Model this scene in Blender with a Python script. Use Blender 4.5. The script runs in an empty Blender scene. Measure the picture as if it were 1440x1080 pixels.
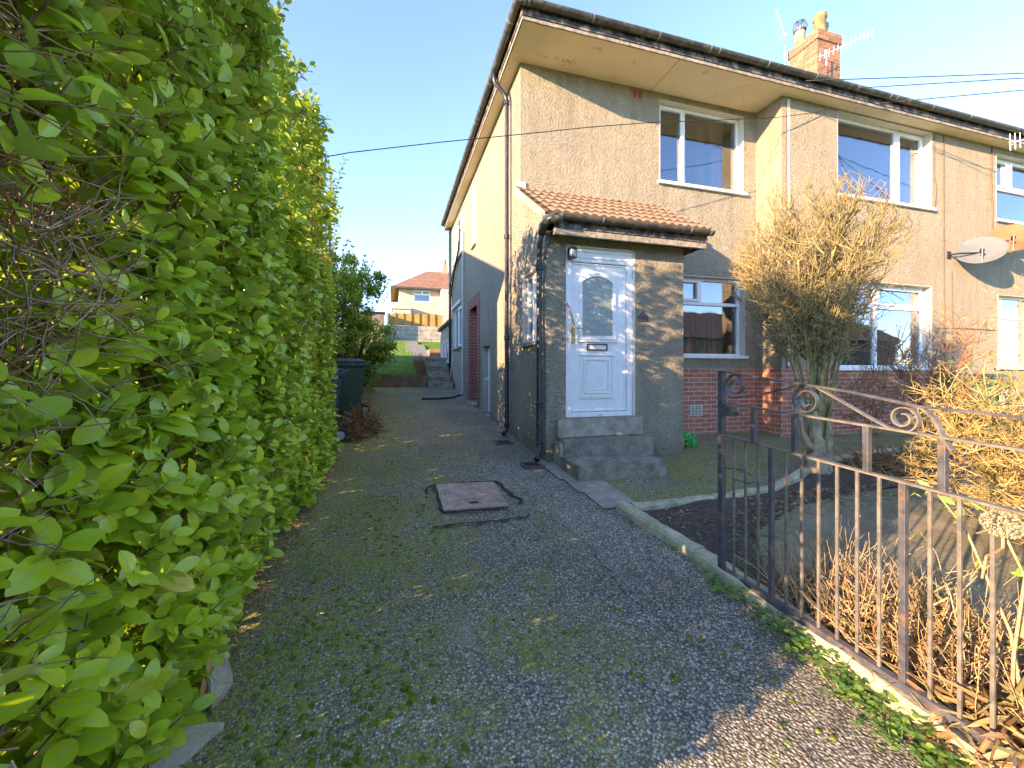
import bpy, bmesh, math, random
import numpy as np
from mathutils import Vector, Matrix, noise
random.seed(7); rng = np.random.default_rng(7)
R = math.radians
sc = bpy.context.scene
COL = sc.collection

# ------------------------------------------------------------------ materials
def newmat(name):
    m = bpy.data.materials.new(name); m.use_nodes = True
    nt = m.node_tree; nt.nodes.clear()
    out = nt.nodes.new('ShaderNodeOutputMaterial')
    return m, nt, out
class N:
    """tiny node helper"""
    def __init__(s, nt): s.nt = nt
    def n(s, t, **k):
        nd = s.nt.nodes.new(t)
        for a, v in k.items(): setattr(nd, a, v)
        return nd
    def l(s, a, b): s.nt.links.new(a, b)
    def co(s): return s.n('ShaderNodeTexCoord').outputs['Object']
    def map(s, v, sc_=(1,1,1), rot=(0,0,0), loc=(0,0,0)):
        m = s.n('ShaderNodeMapping'); m.inputs['Scale'].default_value = sc_; m.inputs['Rotation'].default_value = rot
        m.inputs['Location'].default_value = loc
        s.l(v, m.inputs['Vector']); return m.outputs[0]
    def noise(s, v, scale, det=4, rough=.55, dist=0):
        n = s.n('ShaderNodeTexNoise'); n.inputs['Scale'].default_value = scale; n.inputs['Detail'].default_value = det
        n.inputs['Roughness'].default_value = rough; n.inputs['Distortion'].default_value = dist
        s.l(v, n.inputs['Vector']); return n.outputs['Fac']
    def voro(s, v, scale, feature='F1', out='Distance', rnd=1.0):
        n = s.n('ShaderNodeTexVoronoi', feature=feature); n.inputs['Scale'].default_value = scale
        n.inputs['Randomness'].default_value = rnd
        s.l(v, n.inputs['Vector']); return n.outputs[out]
    def ramp(s, f, stops, interp='LINEAR'):
        r = s.n('ShaderNodeValToRGB'); cr = r.color_ramp; cr.interpolation = interp
        while len(cr.elements) < len(stops): cr.elements.new(.5)
        for e, (p, c) in zip(cr.elements, stops):
            e.position = p; e.color = (c[0], c[1], c[2], 1) if not isinstance(c, (int, float)) else (c, c, c, 1)
        s.l(f, r.inputs[0]); return r.outputs[0]
    def mix(s, f, a, b, mode='MIX'):
        m = s.n('ShaderNodeMix', data_type='RGBA', blend_type=mode)
        for sock, v in ((m.inputs[0], f), (m.inputs[6], a), (m.inputs[7], b)):
            if isinstance(v, (int, float)): sock.default_value = v
            elif isinstance(v, tuple): sock.default_value = (*v, 1)
            else: s.l(v, sock)
        return m.outputs[2]
    def math(s, op, a, b=0.0, clamp=False):
        m = s.n('ShaderNodeMath', operation=op, use_clamp=clamp)
        for sock, v in ((m.inputs[0], a), (m.inputs[1], b)):
            if isinstance(v, (int, float)): sock.default_value = v
            else: s.l(v, sock)
        return m.outputs[0]
    def sep(s, v):
        x = s.n('ShaderNodeSeparateXYZ'); s.l(v, x.inputs[0]); return x.outputs
    def comb(s, x, y, z=0.0):
        c = s.n('ShaderNodeCombineXYZ')
        for sock, v in zip(c.inputs, (x, y, z)):
            if isinstance(v, (int, float)): sock.default_value = v
            else: s.l(v, sock)
        return c.outputs[0]
    def bump(s, h, dist=.01, strength=1.0, normal=None):
        b = s.n('ShaderNodeBump'); b.inputs['Distance'].default_value = dist; b.inputs['Strength'].default_value = strength
        s.l(h, b.inputs['Height'])
        if normal is not None: s.l(normal, b.inputs['Normal'])
        return b.outputs[0]
    def bsdf(s, col, rough=.6, normal=None, spec=.5, metal=0.0, **k):
        p = s.n('ShaderNodeBsdfPrincipled')
        for nm, v in (('Base Color', col), ('Roughness', rough), ('Specular IOR Level', spec), ('Metallic', metal)):
            if isinstance(v, (int, float)): p.inputs[nm].default_value = v
            elif isinstance(v, tuple): p.inputs[nm].default_value = (*v, 1)
            else: s.l(v, p.inputs[nm])
        for nm, v in k.items():
            nm = nm.replace('_', ' ')
            if isinstance(v, (int, float)): p.inputs[nm].default_value = v
            else: s.l(v, p.inputs[nm])
        if normal is not None: s.l(normal, p.inputs['Normal'])
        return p.outputs[0]
M = {}
def simple(name, col, rough=.6, var=.15, scale=20, bump=0.0, bscale=80, spec=.5, metal=0.0, dirt=None, dirtamt=.5, dscale=6, dlo=.48, dhi=.66):
    m, nt, out = newmat(name); h = N(nt); co = h.co()
    n = h.noise(co, scale, 5)
    c1 = tuple(max(0, c*(1-var)) for c in col); c2 = tuple(min(1, c*(1+var)) for c in col)
    c = h.mix(h.ramp(n, [(.3, 0.0), (.7, 1.0)]), c1, c2)
    if dirt:
        c = h.mix(h.math('MULTIPLY', h.ramp(h.noise(co, dscale, 8, .7), [(dlo, 0.0), (dhi, 1.0)]), dirtamt), c, dirt)
    nn = h.bump(h.noise(co, bscale, 4), bump) if bump else None
    r = h.ramp(h.noise(co, scale*1.7, 3), [(.3, max(.03, rough-.08)), (.7, min(1, rough+.1))])
    h.l(h.bsdf(c, r, nn, spec, metal), out.inputs[0]); M[name] = m; return m

def mat_render(name, base, dark, tint):
    m, nt, out = newmat(name); h = N(nt); co = h.co()
    z = h.sep(co)[2]
    big = h.noise(co, .9, 5, .6)
    med = h.noise(co, 7, 5, .65)
    streak = h.noise(h.map(co, (5, 5, .45)), 1.4, 5, .6)
    peb = h.voro(co, 52, out='Distance'); pc = h.voro(co, 52, out='Color')
    gr = h.noise(co, 27, 5, .75)
    c = h.mix(h.ramp(big, [(.35, 0.0), (.68, 1.0)]), base, tint)
    c = h.mix(h.math('MULTIPLY', h.ramp(streak, [(.48, 0.0), (.72, 1.0)]), .42), c, dark)
    c = h.mix(h.math('MULTIPLY', h.ramp(med, [(.45, 0.0), (.7, 1.0)]), .28), c, dark)
    # splash-stained, mossy foot of the wall
    foot = h.ramp(h.math('ADD', z, h.math('MULTIPLY', h.noise(co, 3, 4), .5)), [(.55, .55), (1.05, 0.0)])
    c = h.mix(foot, c, (.20, .20, .13))
    c = h.mix(.45, c, h.mix(pc, (.42, .40, .37), (1, 1, .98)), 'MULTIPLY')
    grit = h.ramp(gr, [(.30, .50), (.44, .95), (.75, 1.12)])  # shadow dots in the pits of the roughcast, put into the colour
    c = h.mix(.75, c, grit, 'MULTIPLY')
    hh = h.math('ADD', h.math('MULTIPLY', gr, 1.5), h.math('MULTIPLY', h.math('SUBTRACT', 1.0, peb), .55))
    h.l(h.bsdf(c, .92, h.bump(hh, .05), .25), out.inputs[0]); M[name] = m
mat_render('roughcast', (.62, .545, .41), (.30, .26, .19), (.53, .465, .36))
mat_render('roughcast_bay', (.68, .565, .41), (.42, .34, .23), (.61, .51, .375))

def mat_brick(name, c1, c2, mortar, soot=.25, sc_=1.0):
    m, nt, out = newmat(name); h = N(nt); co = h.co(); x, y, z = h.sep(co)
    v = h.comb(h.math('ADD', x, y), z, 0.0)
    b = h.n('ShaderNodeTexBrick'); h.l(v, b.inputs['Vector'])
    b.inputs['Scale'].default_value = sc_; b.inputs['Brick Width'].default_value = .225; b.inputs['Row Height'].default_value = .075
    b.inputs['Mortar Size'].default_value = .006; b.inputs['Mortar Smooth'].default_value = .2; b.inputs['Bias'].default_value = -.1
    b.inputs['Color1'].default_value = (*c1, 1); b.inputs['Color2'].default_value = (*c2, 1); b.inputs['Mortar'].default_value = (*mortar, 1)
    c = h.mix(h.math('MULTIPLY', h.ramp(h.noise(co, 5, 8, .7), [(.45, 0.0), (.7, 1.0)]), soot), b.outputs[0], (.10, .07, .055))
    c = h.mix(h.math('MULTIPLY', h.ramp(h.noise(co, 60, 3), [(.4, 0.0), (.7, 1.0)]), .25), c, (.45, .30, .24))
    hh = h.math('SUBTRACT', h.math('MULTIPLY', h.noise(co, 120, 4), .25), h.math('MULTIPLY', b.outputs['Fac'], 1.0))
    h.l(h.bsdf(c, .85, h.bump(hh, .006), .3), out.inputs[0]); M[name] = m
mat_brick('brick', (.60, .20, .11), (.46, .13, .08), (.74, .62, .52))
mat_brick('brick_red_painted', (.33, .065, .045), (.27, .055, .04), (.40, .33, .28), .15)
mat_brick('brick_chimney', (.44, .17, .08), (.22, .07, .04), (.40, .32, .20), .9)

def mat_asphalt(name, mossy, tone=1.0, garden=False):
    m, nt, out = newmat(name); h = N(nt); co = h.co(); x, y, z = h.sep(co)
    st = h.voro(co, 88, out='Color'); sd = h.voro(co, 88, out='Distance'); st2 = h.voro(co, 230, out='Color')
    grey = h.ramp(h.math('MULTIPLY', h.sep(st)[0], 1.0), [(0, .09*tone), (.45, .20*tone), (.8, .32*tone), (1, .56*tone)])
    c = h.mix(.25, grey, h.ramp(h.sep(st2)[0], [(0, .03), (.6, .12), (1, .36)]))
    c = h.mix(h.ramp(h.noise(co, 1.3, 6, .65), [(.35, .0), (.7, .5)]), c, (.105, .100, .094))
    c = h.mix(h.ramp(sd, [(.34, 0.0), (.66, .75)]), c, (.035, .033, .028))
    c = h.mix(1.0, c, h.ramp(h.noise(co, .8, 5), [(.3, (1.08, .95, .72)), (.7, (1.6, 1.38, 1.02))]), 'MULTIPLY')
    # moss, heaviest beside the hedge
    edge = h.ramp(x, [(0.0, 1.0), (1.0, 0.0)]) if False else h.math('MULTIPLY', h.math('SUBTRACT', .55, x), .16)
    if garden: edge = -.02
    mm = h.math('ADD', h.noise(co, 1.7, 6, .72, .3), edge)
    fine = h.noise(co, 34, 5, .7)
    msk = h.math('MULTIPLY', h.ramp(mm, [(.47-mossy*.1, 0.0), (.68-mossy*.1, 1.0)]), h.ramp(fine, [(.40, 0.0), (.58, 1.0)]))
    dots = h.math('MULTIPLY', h.ramp(h.noise(co, 9, 4, .8), [(.64, 0.0), (.70, 1.0)]), h.ramp(fine, [(.4, 0.0), (.55, 1.0)]))
    msk = h.math('MAXIMUM', msk, h.math('MULTIPLY', dots, .8))
    mc = h.mix(h.noise(co, 45, 3), (.15, .17, .02), (.40, .43, .05))
    c = h.mix(h.math('MULTIPLY', msk, .93), c, mc)
    # grey cement smear left on the surface
    dx = h.math('SUBTRACT', x, .35); dy = h.math('MULTIPLY', h.math('SUBTRACT', y, 2.05), .6)
    rr = h.math('ADD', h.math('SQRT', h.math('ADD', h.math('MULTIPLY', dx, dx), h.math('MULTIPLY', dy, dy))), h.math('MULTIPLY', h.noise(co, 14, 4), .12))
    c = h.mix(h.ramp(rr, [(.07, .35), (.16, 0.0)]), c, (.46, .41, .32))
    # lichen-white specks
    sp = h.ramp(h.voro(co, 6.5), [(.035, 1.0), (.055, 0.0)])
    c = h.mix(h.math('MULTIPLY', sp, h.ramp(h.noise(co, 2.2, 2), [(.58, 0.0), (.62, .8)])), c, (.42, .42, .40))
    hh = h.math('ADD', h.math('MULTIPLY', h.math('SUBTRACT', .6, sd), .9), h.math('MULTIPLY', h.noise(co, 25, 5, .7), .7))
    hh = h.math('ADD', hh, h.math('MULTIPLY', msk, .6))
    h.l(h.bsdf(c, .9, h.bump(hh, .0085), .35), out.inputs[0]); M[name] = m
mat_asphalt('asphalt', .40, 1.5)
mat_asphalt('asphalt_garden', 1.3, 1.3, True)

def mat_soil():
    m, nt, out = newmat('soil'); h = N(nt); co = h.co()
    c = h.ramp(h.noise(co, 30, 6, .75), [(.3, (.06, .042, .034)), (.55, (.17, .12, .095)), (.75, (.34, .26, .20))])
    c = h.mix(h.ramp(h.voro(co, 30, out='Distance'), [(.10, .75), (.2, 0.0)]), c, (.26, .22, .15))
    c = h.mix(h.ramp(h.noise(co, 5, 5, .7), [(.52, 0.0), (.68, .5)]), c, (.10, .12, .03))
    h.l(h.bsdf(c, .95, h.bump(h.noise(co, 26, 6, .75), .06), .2), out.inputs[0]); M['soil'] = m
mat_soil()
def mat_grass():
    m, nt, out = newmat('grass'); h = N(nt); co = h.co()
    c = h.ramp(h.noise(co, 3, 8, .7), [(.3, (.06, .13, .015)), (.6, (.13, .26, .03)), (.75, (.22, .27, .06))])
    h.l(h.bsdf(c, .9, h.bump(h.noise(co, 25, 6, .7), .08), .2), out.inputs[0]); M['grass'] = m
mat_grass()

def mat_leaf(name, ramp, trans=.35, rough=.32, tcol=(.30, .50, .05)):
    m, nt, out = newmat(name); h = N(nt)
    a = h.n('ShaderNodeAttribute', attribute_name='rnd').outputs['Fac']
    mid = h.n('ShaderNodeAttribute', attribute_name='mid').outputs['Fac']
    c = h.ramp(a, ramp)
    co = h.co()
    c = h.mix(h.math('MULTIPLY', h.ramp(h.noise(co, 70, 3), [(.4, 0.0), (.75, 1.0)]), .35), c, h.mix(.5, c, (.32, .36, .08)))
    c = h.mix(h.ramp(mid, [(.0, .55), (.16, 0.0)]), c, (.34, .42, .13))
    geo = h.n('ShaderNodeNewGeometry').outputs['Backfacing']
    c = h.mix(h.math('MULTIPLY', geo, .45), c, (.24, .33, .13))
    p = h.bsdf(c, rough, None, .45)
    t = h.n('ShaderNodeBsdfTranslucent'); h.l(h.mix(.5, c, tcol), t.inputs[0])
    mx = h.n('ShaderNodeMixShader'); mx.inputs[0].default_value = trans
    h.l(p, mx.inputs[1]); h.l(t.outputs[0], mx.inputs[2]); h.l(mx.outputs[0], out.inputs[0]); M[name] = m
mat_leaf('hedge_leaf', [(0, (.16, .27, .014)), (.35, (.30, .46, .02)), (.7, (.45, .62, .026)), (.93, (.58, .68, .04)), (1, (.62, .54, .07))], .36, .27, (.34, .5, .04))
mat_leaf('shrub_leaf', [(0, (.09, .20, .012)), (.5, (.24, .42, .02)), (1, (.44, .58, .04))], .30, .35)
mat_leaf('weed_leaf', [(0, (.04, .13, .03)), (.5, (.09, .23, .04)), (1, (.22, .36, .06))], .30, .45)
mat_leaf('brown_leaf', [(0, (.35, .14, .05)), (1, (.50, .22, .08))], .25, .5, (.4, .2, .05))
mat_leaf('dry_leaf', [(0, (.17, .075, .035)), (.5, (.36, .18, .09)), (1, (.56, .36, .20))], .25, .6, (.5, .3, .12))
mat_leaf('dry_leaf_red', [(0, (.14, .05, .03)), (.5, (.30, .12, .065)), (1, (.42, .20, .12))], .2, .65, (.4, .18, .08))
mat_leaf('bush_leaf', [(0, (.12, .20, .03)), (.6, (.30, .34, .06)), (1, (.50, .44, .12))], .35, .5)

def mat_twig(name, a, b, c_, scale=14):
    m, nt, out = newmat(name); h = N(nt); co = h.co()
    c = h.ramp(h.noise(co, scale, 5, .7), [(.3, a), (.5, b), (.7, c_)])
    h.l(h.bsdf(c, .85, h.bump(h.noise(co, 90, 3), .003), .2), out.inputs[0]); M[name] = m
mat_twig('twig_brown', (.09, .05, .03), (.20, .12, .07), (.38, .27, .17))
mat_twig('twig_pale', (.16, .10, .06), (.34, .22, .13), (.54, .42, .29))
mat_twig('twig_dark', (.05, .03, .02), (.11, .07, .04), (.22, .15, .09))
mat_twig('bark_olive', (.09, .08, .035), (.22, .20, .08), (.38, .36, .18), 6)
mat_twig('bark_tip', (.16, .12, .055), (.36, .29, .14), (.44, .28, .16), 5)
mat_twig('bark_trunk', (.16, .11, .07), (.36, .27, .18), (.42, .41, .26), 9)
mat_twig('twig_red', (.18, .08, .04), (.34, .17, .09), (.45, .28, .16), 8)
mat_twig('twig_gold', (.16, .10, .035), (.38, .27, .10), (.56, .44, .22), 7)
mat_twig('stem_dry', (.26, .16, .08), (.48, .32, .17), (.64, .48, .28), 10)

simple('upvc', (.82, .82, .81), .28, .03, 8, spec=.5, dirt=(.50, .46, .38), dirtamt=.22, dscale=5, dlo=.52, dhi=.75)
simple('upvc_aged', (.72, .73, .72), .35, .06, 8, dirt=(.35, .33, .28), dirtamt=.25, dscale=9)
simple('painted_reveal', (.62, .58, .50), .7, .1, 6, .004, 60, dirt=(.35, .30, .22), dirtamt=.4)
simple('soffit', (.80, .67, .47), .75, .06, 2, .003, 30, dirt=(.34, .24, .12), dirtamt=.75, dscale=4.5, dlo=.60, dhi=.68)
simple('fascia_paint', (.035, .03, .03), .6, .4, 12, .01, 30, dirt=(.42, .33, .28), dirtamt=.85, dscale=7)
simple('fascia_edge', (.34, .29, .23), .75, .3, 12, .008, 40, dirt=(.10, .07, .06), dirtamt=.8, dscale=16)
simple('gutter', (.045, .045, .04), .38, .35, 14, .002, 60, dirt=(.20, .18, .12), dirtamt=.55, dscale=9)
simple('gutter_clip', (.20, .20, .18), .45, .3, 20)
simple('pipe_black', (.022, .024, .03), .33, .3, 14, .001, 60, dirt=(.14, .12, .09), dirtamt=.3, dscale=12)
simple('pipe_tan', (.36, .31, .21), .5, .2, 14, .001, 60, dirt=(.12, .10, .07), dirtamt=.6, dscale=12)
simple('pipe_grey', (.42, .41, .36), .5, .15, 14)
simple('concrete', (.37, .325, .25), .85, .25, 9, .008, 60, .3, dirt=(.10, .11, .06), dirtamt=.6, dscale=5)
simple('concrete_dark', (.26, .23, .18), .85, .3, 9, .008, 70, .3, dirt=(.07, .08, .04), dirtamt=.7, dscale=5)
simple('kerb_stone', (.44, .39, .25), .85, .2, 12, .006, 70, .3, dirt=(.17, .17, .06), dirtamt=.6, dscale=8)
simple('slab', (.25, .21, .135), .9, .3, 6, .008, 50, .25, dirt=(.11, .12, .035), dirtamt=.85, dscale=3)
simple('slab_strip', (.30, .26, .20), .9, .3, 7, .008, 50, .25, dirt=(.33, .31, .24), dirtamt=.5, dscale=9)
simple('rock', (.36, .32, .22), .85, .35, 6, .012, 30, .3, dirt=(.20, .20, .08), dirtamt=.7, dscale=7)
simple('iron', (.060, .062, .075), .42, .35, 18, .0012, 120, .5, dirt=(.26, .14, .07), dirtamt=.55, dscale=14)
simple('iron_rust', (.15, .13, .105), .55, .35, 18, .0015, 120, .4, dirt=(.06, .058, .06), dirtamt=.7, dscale=14)
simple('clay', (.27, .18, .12), .85, .3, 7, .006, 50, .3, dirt=(.16, .10, .06), dirtamt=.75, dscale=7)
simple('clay_pot', (.42, .31, .23), .8, .25, 9, .004, 50, .3, dirt=(.20, .15, .05), dirtamt=.6, dscale=6)
simple('clay_pot_mossy', (.24, .18, .10), .9, .3, 9, .006, 50, .3, dirt=(.20, .14, .04), dirtamt=.7, dscale=7)
simple('roof_tiles_far', (.30, .15, .09), .85, .35, 4, .03, 12, .3, dirt=(.16, .08, .05), dirtamt=.5, dscale=2)
simple('far_render', (.46, .39, .31), .9, .08, 2, 0)
simple('orange_fence', (.46, .24, .06), .8, .2, 4, .004, 30)
simple('block_wall', (.36, .33, .27), .9, .25, 4, .02, 12, .3, dirt=(.17, .16, .12), dirtamt=.6, dscale=3)
simple('block_wall_dark', (.20, .15, .12), .9, .3, 4, .02, 12)
simple('retain_wall', (.26, .17, .11), .9, .25, 5, .012, 30, .3, dirt=(.12, .10, .07), dirtamt=.6, dscale=4)
simple('bin_green', (.016, .060, .040), .42, .15, 6, .0005, 200, .5, dirt=(.09, .10, .07), dirtamt=.25, dscale=5)
simple('bin_lid', (.030, .075, .062), .45, .15, 6, dirt=(.16, .17, .14), dirtamt=.4, dscale=8)
simple('bin_slate', (.045, .052, .085), .45, .15, 6, .0005, 200)
simple('bin_emerald', (.012, .11, .06), .42, .15, 6, dirt=(.10, .12, .06), dirtamt=.3)
simple('rubber', (.018, .018, .02), .7, .2)
simple('plastic_grey', (.30, .31, .31), .5, .1)
simple('brass', (.62, .42, .12), .28, .1, metal=1.0)
simple('wood_handle', (.45, .22, .12), .5, .3, 40)
simple('black_metal', (.02, .02, .025), .4)
simple('dark_slate', (.06, .065, .065), .5, .1)
simple('aluminium', (.66, .66, .64), .35, .1, metal=.7)
simple('dish_grey', (.13, .14, .145), .5, .08, 4, dirt=(.22, .22, .19), dirtamt=.35, dscale=3)
simple('dish_rust', (.30, .115, .05), .6, .2, 4, dirt=(.26, .10, .05), dirtamt=.5, dscale=3)
simple('airbrick', (.58, .56, .48), .8, .1, 14)
simple('terracotta', (.46, .17, .09), .8, .15, 14)
simple('drain_red', (.16, .055, .045), .7, .3, 9)
simple('manhole_steel', (.42, .30, .22), .55, .25, 16, .001, 100, .5, .2, dirt=(.17, .10, .06), dirtamt=.6, dscale=7)
simple('tar', (.022, .022, .024), .85, .4, 20, .01, 60)
simple('render_blank', (.40, .37, .31), .9, .1, 6)
simple('corner_render', (.72, .62, .47), .9, .12, 6, .01, 40)
simple('room_wall', (.40, .36, .30), .9, .05)
simple('net_curtain', (.70, .66, .56), .9, .05)
simple('tan_curtain', (.62, .40, .22), .9, .08)
simple('pink_curtain', (.62, .38, .28), .9, .08)
simple('gold_curtain', (.60, .46, .22), .9, .08)
simple('old_timber', (.12, .085, .065), .85, .3, 12, .006, 40)
simple('cable_black', (.02, .02, .022), .6)
simple('cable_brown', (.16, .11, .07), .7)
simple('red_brick_loose', (.36, .17, .10), .85, .2, 12, .004, 60)
simple('sack_green', (.02, .42, .10), .35, .2, 8)
simple('sack_yellow', (.62, .55, .03), .35, .2, 8)
simple('label_white', (.72, .72, .70), .5, .05)
simple('label_yellow', (.50, .50, .10), .5, .2)
simple('flower_head', (.34, .31, .21), .95, .35, 40, .01, 120)
simple('lamp_glass', (.55, .57, .60), .15, .05)
simple('cable_white', (.62, .60, .55), .6)

def mat_glass():
    m, nt, out = newmat('glass'); h = N(nt)
    fr = h.n('ShaderNodeFresnel'); fr.inputs[0].default_value = 2.1
    g = h.n('ShaderNodeBsdfGlossy'); g.inputs['Roughness'].default_value = .012; g.inputs[0].default_value = (.95, .97, 1, 1)
    b = h.bump(h.noise(h.co(), 1.6, 2), .0012); h.l(b, g.inputs['Normal'])
    t = h.n('ShaderNodeBsdfTransparent'); t.inputs[0].default_value = (.80, .84, .84, 1)
    mx = h.n('ShaderNodeMixShader'); h.l(h.math('MULTIPLY', fr.outputs[0], .85, True), mx.inputs[0]); h.l(t.outputs[0], mx.inputs[1]); h.l(g.outputs[0], mx.inputs[2])
    h.l(mx.outputs[0], out.inputs[0]); M['glass'] = m
    m, nt, out = newmat('obscured_glass'); h = N(nt); co = h.co()
    v = h.noise(co, 26, 3, .6, 1.6)
    c = h.mix(h.ramp(v, [(.35, 0.0), (.65, 1.0)]), (.20, .235, .215), (.37, .40, .36))
    h.l(h.bsdf(c, .16, h.bump(v, .006), .8), out.inputs[0]); M['obscured_glass'] = m
mat_glass()

# ------------------------------------------------------------------ mesh builder
class MB:
    def __init__(s): s.v = []; s.f = []; s.T = None
    def add(s, vs, fs):
        o = len(s.v)
        if s.T: vs = [s.T(*p) for p in vs]
        s.v += [tuple(p) for p in vs]; s.f += [tuple(i+o for i in f) for f in fs]; return s
    def box(s, x0, x1, y0, y1, z0, z1):
        return s.add([(x0,y0,z0),(x1,y0,z0),(x1,y1,z0),(x0,y1,z0),(x0,y0,z1),(x1,y0,z1),(x1,y1,z1),(x0,y1,z1)],
              [(0,3,2,1),(4,5,6,7),(0,1,5,4),(1,2,6,5),(2,3,7,6),(3,0,4,7)])
    def quad(s, a, b, c, d): return s.add([a,b,c,d], [(0,1,2,3)])
    def poly(s, pts): return s.add(pts, [tuple(range(len(pts)))])
    def tube(s, pts, r, n=8, cap=True, flat=None):
        pts = [Vector(p) for p in pts]; k = len(pts)
        if not hasattr(r, '__len__'): r = [r]*k
        vs = []; up = None
        for i, p in enumerate(pts):
            d = (pts[min(i+1,k-1)]-pts[max(i-1,0)])
            if d.length < 1e-9: d = Vector((0,0,1))
            d.normalize()
            if up is None:
                a = Vector((0,0,1)) if abs(d.z) < .9 else Vector((1,0,0))
                up = d.cross(a).normalized()
            else:
                up = (up - d*up.dot(d))
                up = up.normalized() if up.length > 1e-6 else d.orthogonal().normalized()
            w = d.cross(up)
            for j in range(n):
                t = 2*math.pi*j/n
                vs.append(p + (up*math.cos(t)+w*math.sin(t))*r[i])
        fs = [(i*n+j, i*n+(j+1)%n, (i+1)*n+(j+1)%n, (i+1)*n+j) for i in range(k-1) for j in range(n)]
        if cap: fs += [tuple(range(n))[::-1], tuple((k-1)*n+j for j in range(n))]
        return s.add(vs, fs)
    def ribbon(s, pts, wdir, w, t):
        """flat bar swept along pts; width along wdir, thickness t across"""
        pts = [Vector(p) for p in pts]; wd = Vector(wdir).normalized(); k = len(pts); vs = []
        for i, p in enumerate(pts):
            d = (pts[min(i+1,k-1)]-pts[max(i-1,0)]).normalized(); nn = d.cross(wd).normalized()
            for a, b in ((-1,-1),(1,-1),(1,1),(-1,1)): vs.append(p+wd*(a*w/2)+nn*(b*t/2))
        fs = [(i*4+j, i*4+(j+1)%4, (i+1)*4+(j+1)%4, (i+1)*4+j) for i in range(k-1) for j in range(4)]
        fs += [(3,2,1,0), tuple((k-1)*4+j for j in range(4))]
        return s.add(vs, fs)
    def lathe(s, base, prof, n=16, axis=(0,0,1), cap=True):
        ax = Vector(axis).normalized(); u = ax.orthogonal().normalized(); w = ax.cross(u); b = Vector(base); vs = []
        for r, hgt in prof:
            for j in range(n):
                t = 2*math.pi*j/n; vs.append(b+ax*hgt+(u*math.cos(t)+w*math.sin(t))*r)
        k = len(prof)
        fs = [(i*n+j, i*n+(j+1)%n, (i+1)*n+(j+1)%n, (i+1)*n+j) for i in range(k-1) for j in range(n)]
        if cap: fs += [tuple(range(n))[::-1], tuple((k-1)*n+j for j in range(n))]
        return s.add(vs, fs)
    def prism(s, pts, off):
        n = len(pts); o = Vector(off); vs = [Vector(p) for p in pts]+[Vector(p)+o for p in pts]
        return s.add(vs, [tuple(range(n))[::-1], tuple(n+i for i in range(n))]+[(i,(i+1)%n,n+(i+1)%n,n+i) for i in range(n)])
    def build(s, name, mat, parent=None, smooth=False, bevel=0.0, recalc=True, base=None, mats=None):
        me = bpy.data.meshes.new(name)
        off = Vector(base) if base is not None else Vector((0,0,0))
        me.from_pydata([tuple(Vector(v)-off) for v in s.v], [], s.f)
        if recalc:
            bm = bmesh.new(); bm.from_mesh(me); bmesh.ops.recalc_face_normals(bm, faces=bm.faces); bm.to_mesh(me); bm.free()
        me.materials.append(M[mat] if isinstance(mat, str) else mat)
        if smooth: me.polygons.foreach_set('use_smooth', [True]*len(me.polygons))
        o = bpy.data.objects.new(name, me); COL.objects.link(o); o.location = off
        if smooth == 'auto':
            pass
        attach(o, parent)
        if bevel:
            b = o.modifiers.new('bevel', 'BEVEL'); b.width = bevel; b.segments = 2; b.limit_method = 'ANGLE'
        return o
WORLD = {}
def attach(o, parent):
    """parts keep world coordinates in their mesh: undo the parent's offset"""
    if parent is None: WORLD[o.name] = Vector(o.location); return
    o.parent = parent; pw = WORLD[parent.name]; w = Vector(o.location); o.location = w - pw; WORLD[o.name] = w
def tag(o, label=None, cat=None, group=None, kind=None):
    if label: o['label'] = label
    if cat: o['category'] = cat
    if group: o['group'] = group
    if kind: o['kind'] = kind
    return o
def thing(name, label, cat, loc, group=None):
    o = bpy.data.objects.new(name, None); COL.objects.link(o); o.location = loc; WORLD[o.name] = Vector(loc)
    o.empty_display_size = .1
    return tag(o, label, cat, group)
def rough(o, amp, scale, seed=0.0):
    """push the vertices about a little so that edges are not dead straight"""
    for v in o.data.vertices:
        v.co += noise.noise_vector((v.co+Vector((seed, 0, 0)))*scale)*amp
    return o
def subdivided(mb, name, mat, parent, cuts, amp, scale, base=None, smooth=False):
    o = mb.build(name, mat, parent, base=base)
    bm = bmesh.new(); bm.from_mesh(o.data)
    bmesh.ops.bevel(bm, geom=bm.edges[:], offset=.008, segments=2, affect='EDGES')
    bmesh.ops.subdivide_edges(bm, edges=[e for e in bm.edges if e.calc_length() > .06], cuts=cuts, use_grid_fill=True)
    bm.to_mesh(o.data); bm.free(); rough(o, amp, scale)
    if smooth: o.data.polygons.foreach_set('use_smooth', [True]*len(o.data.polygons))
    return o

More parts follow.
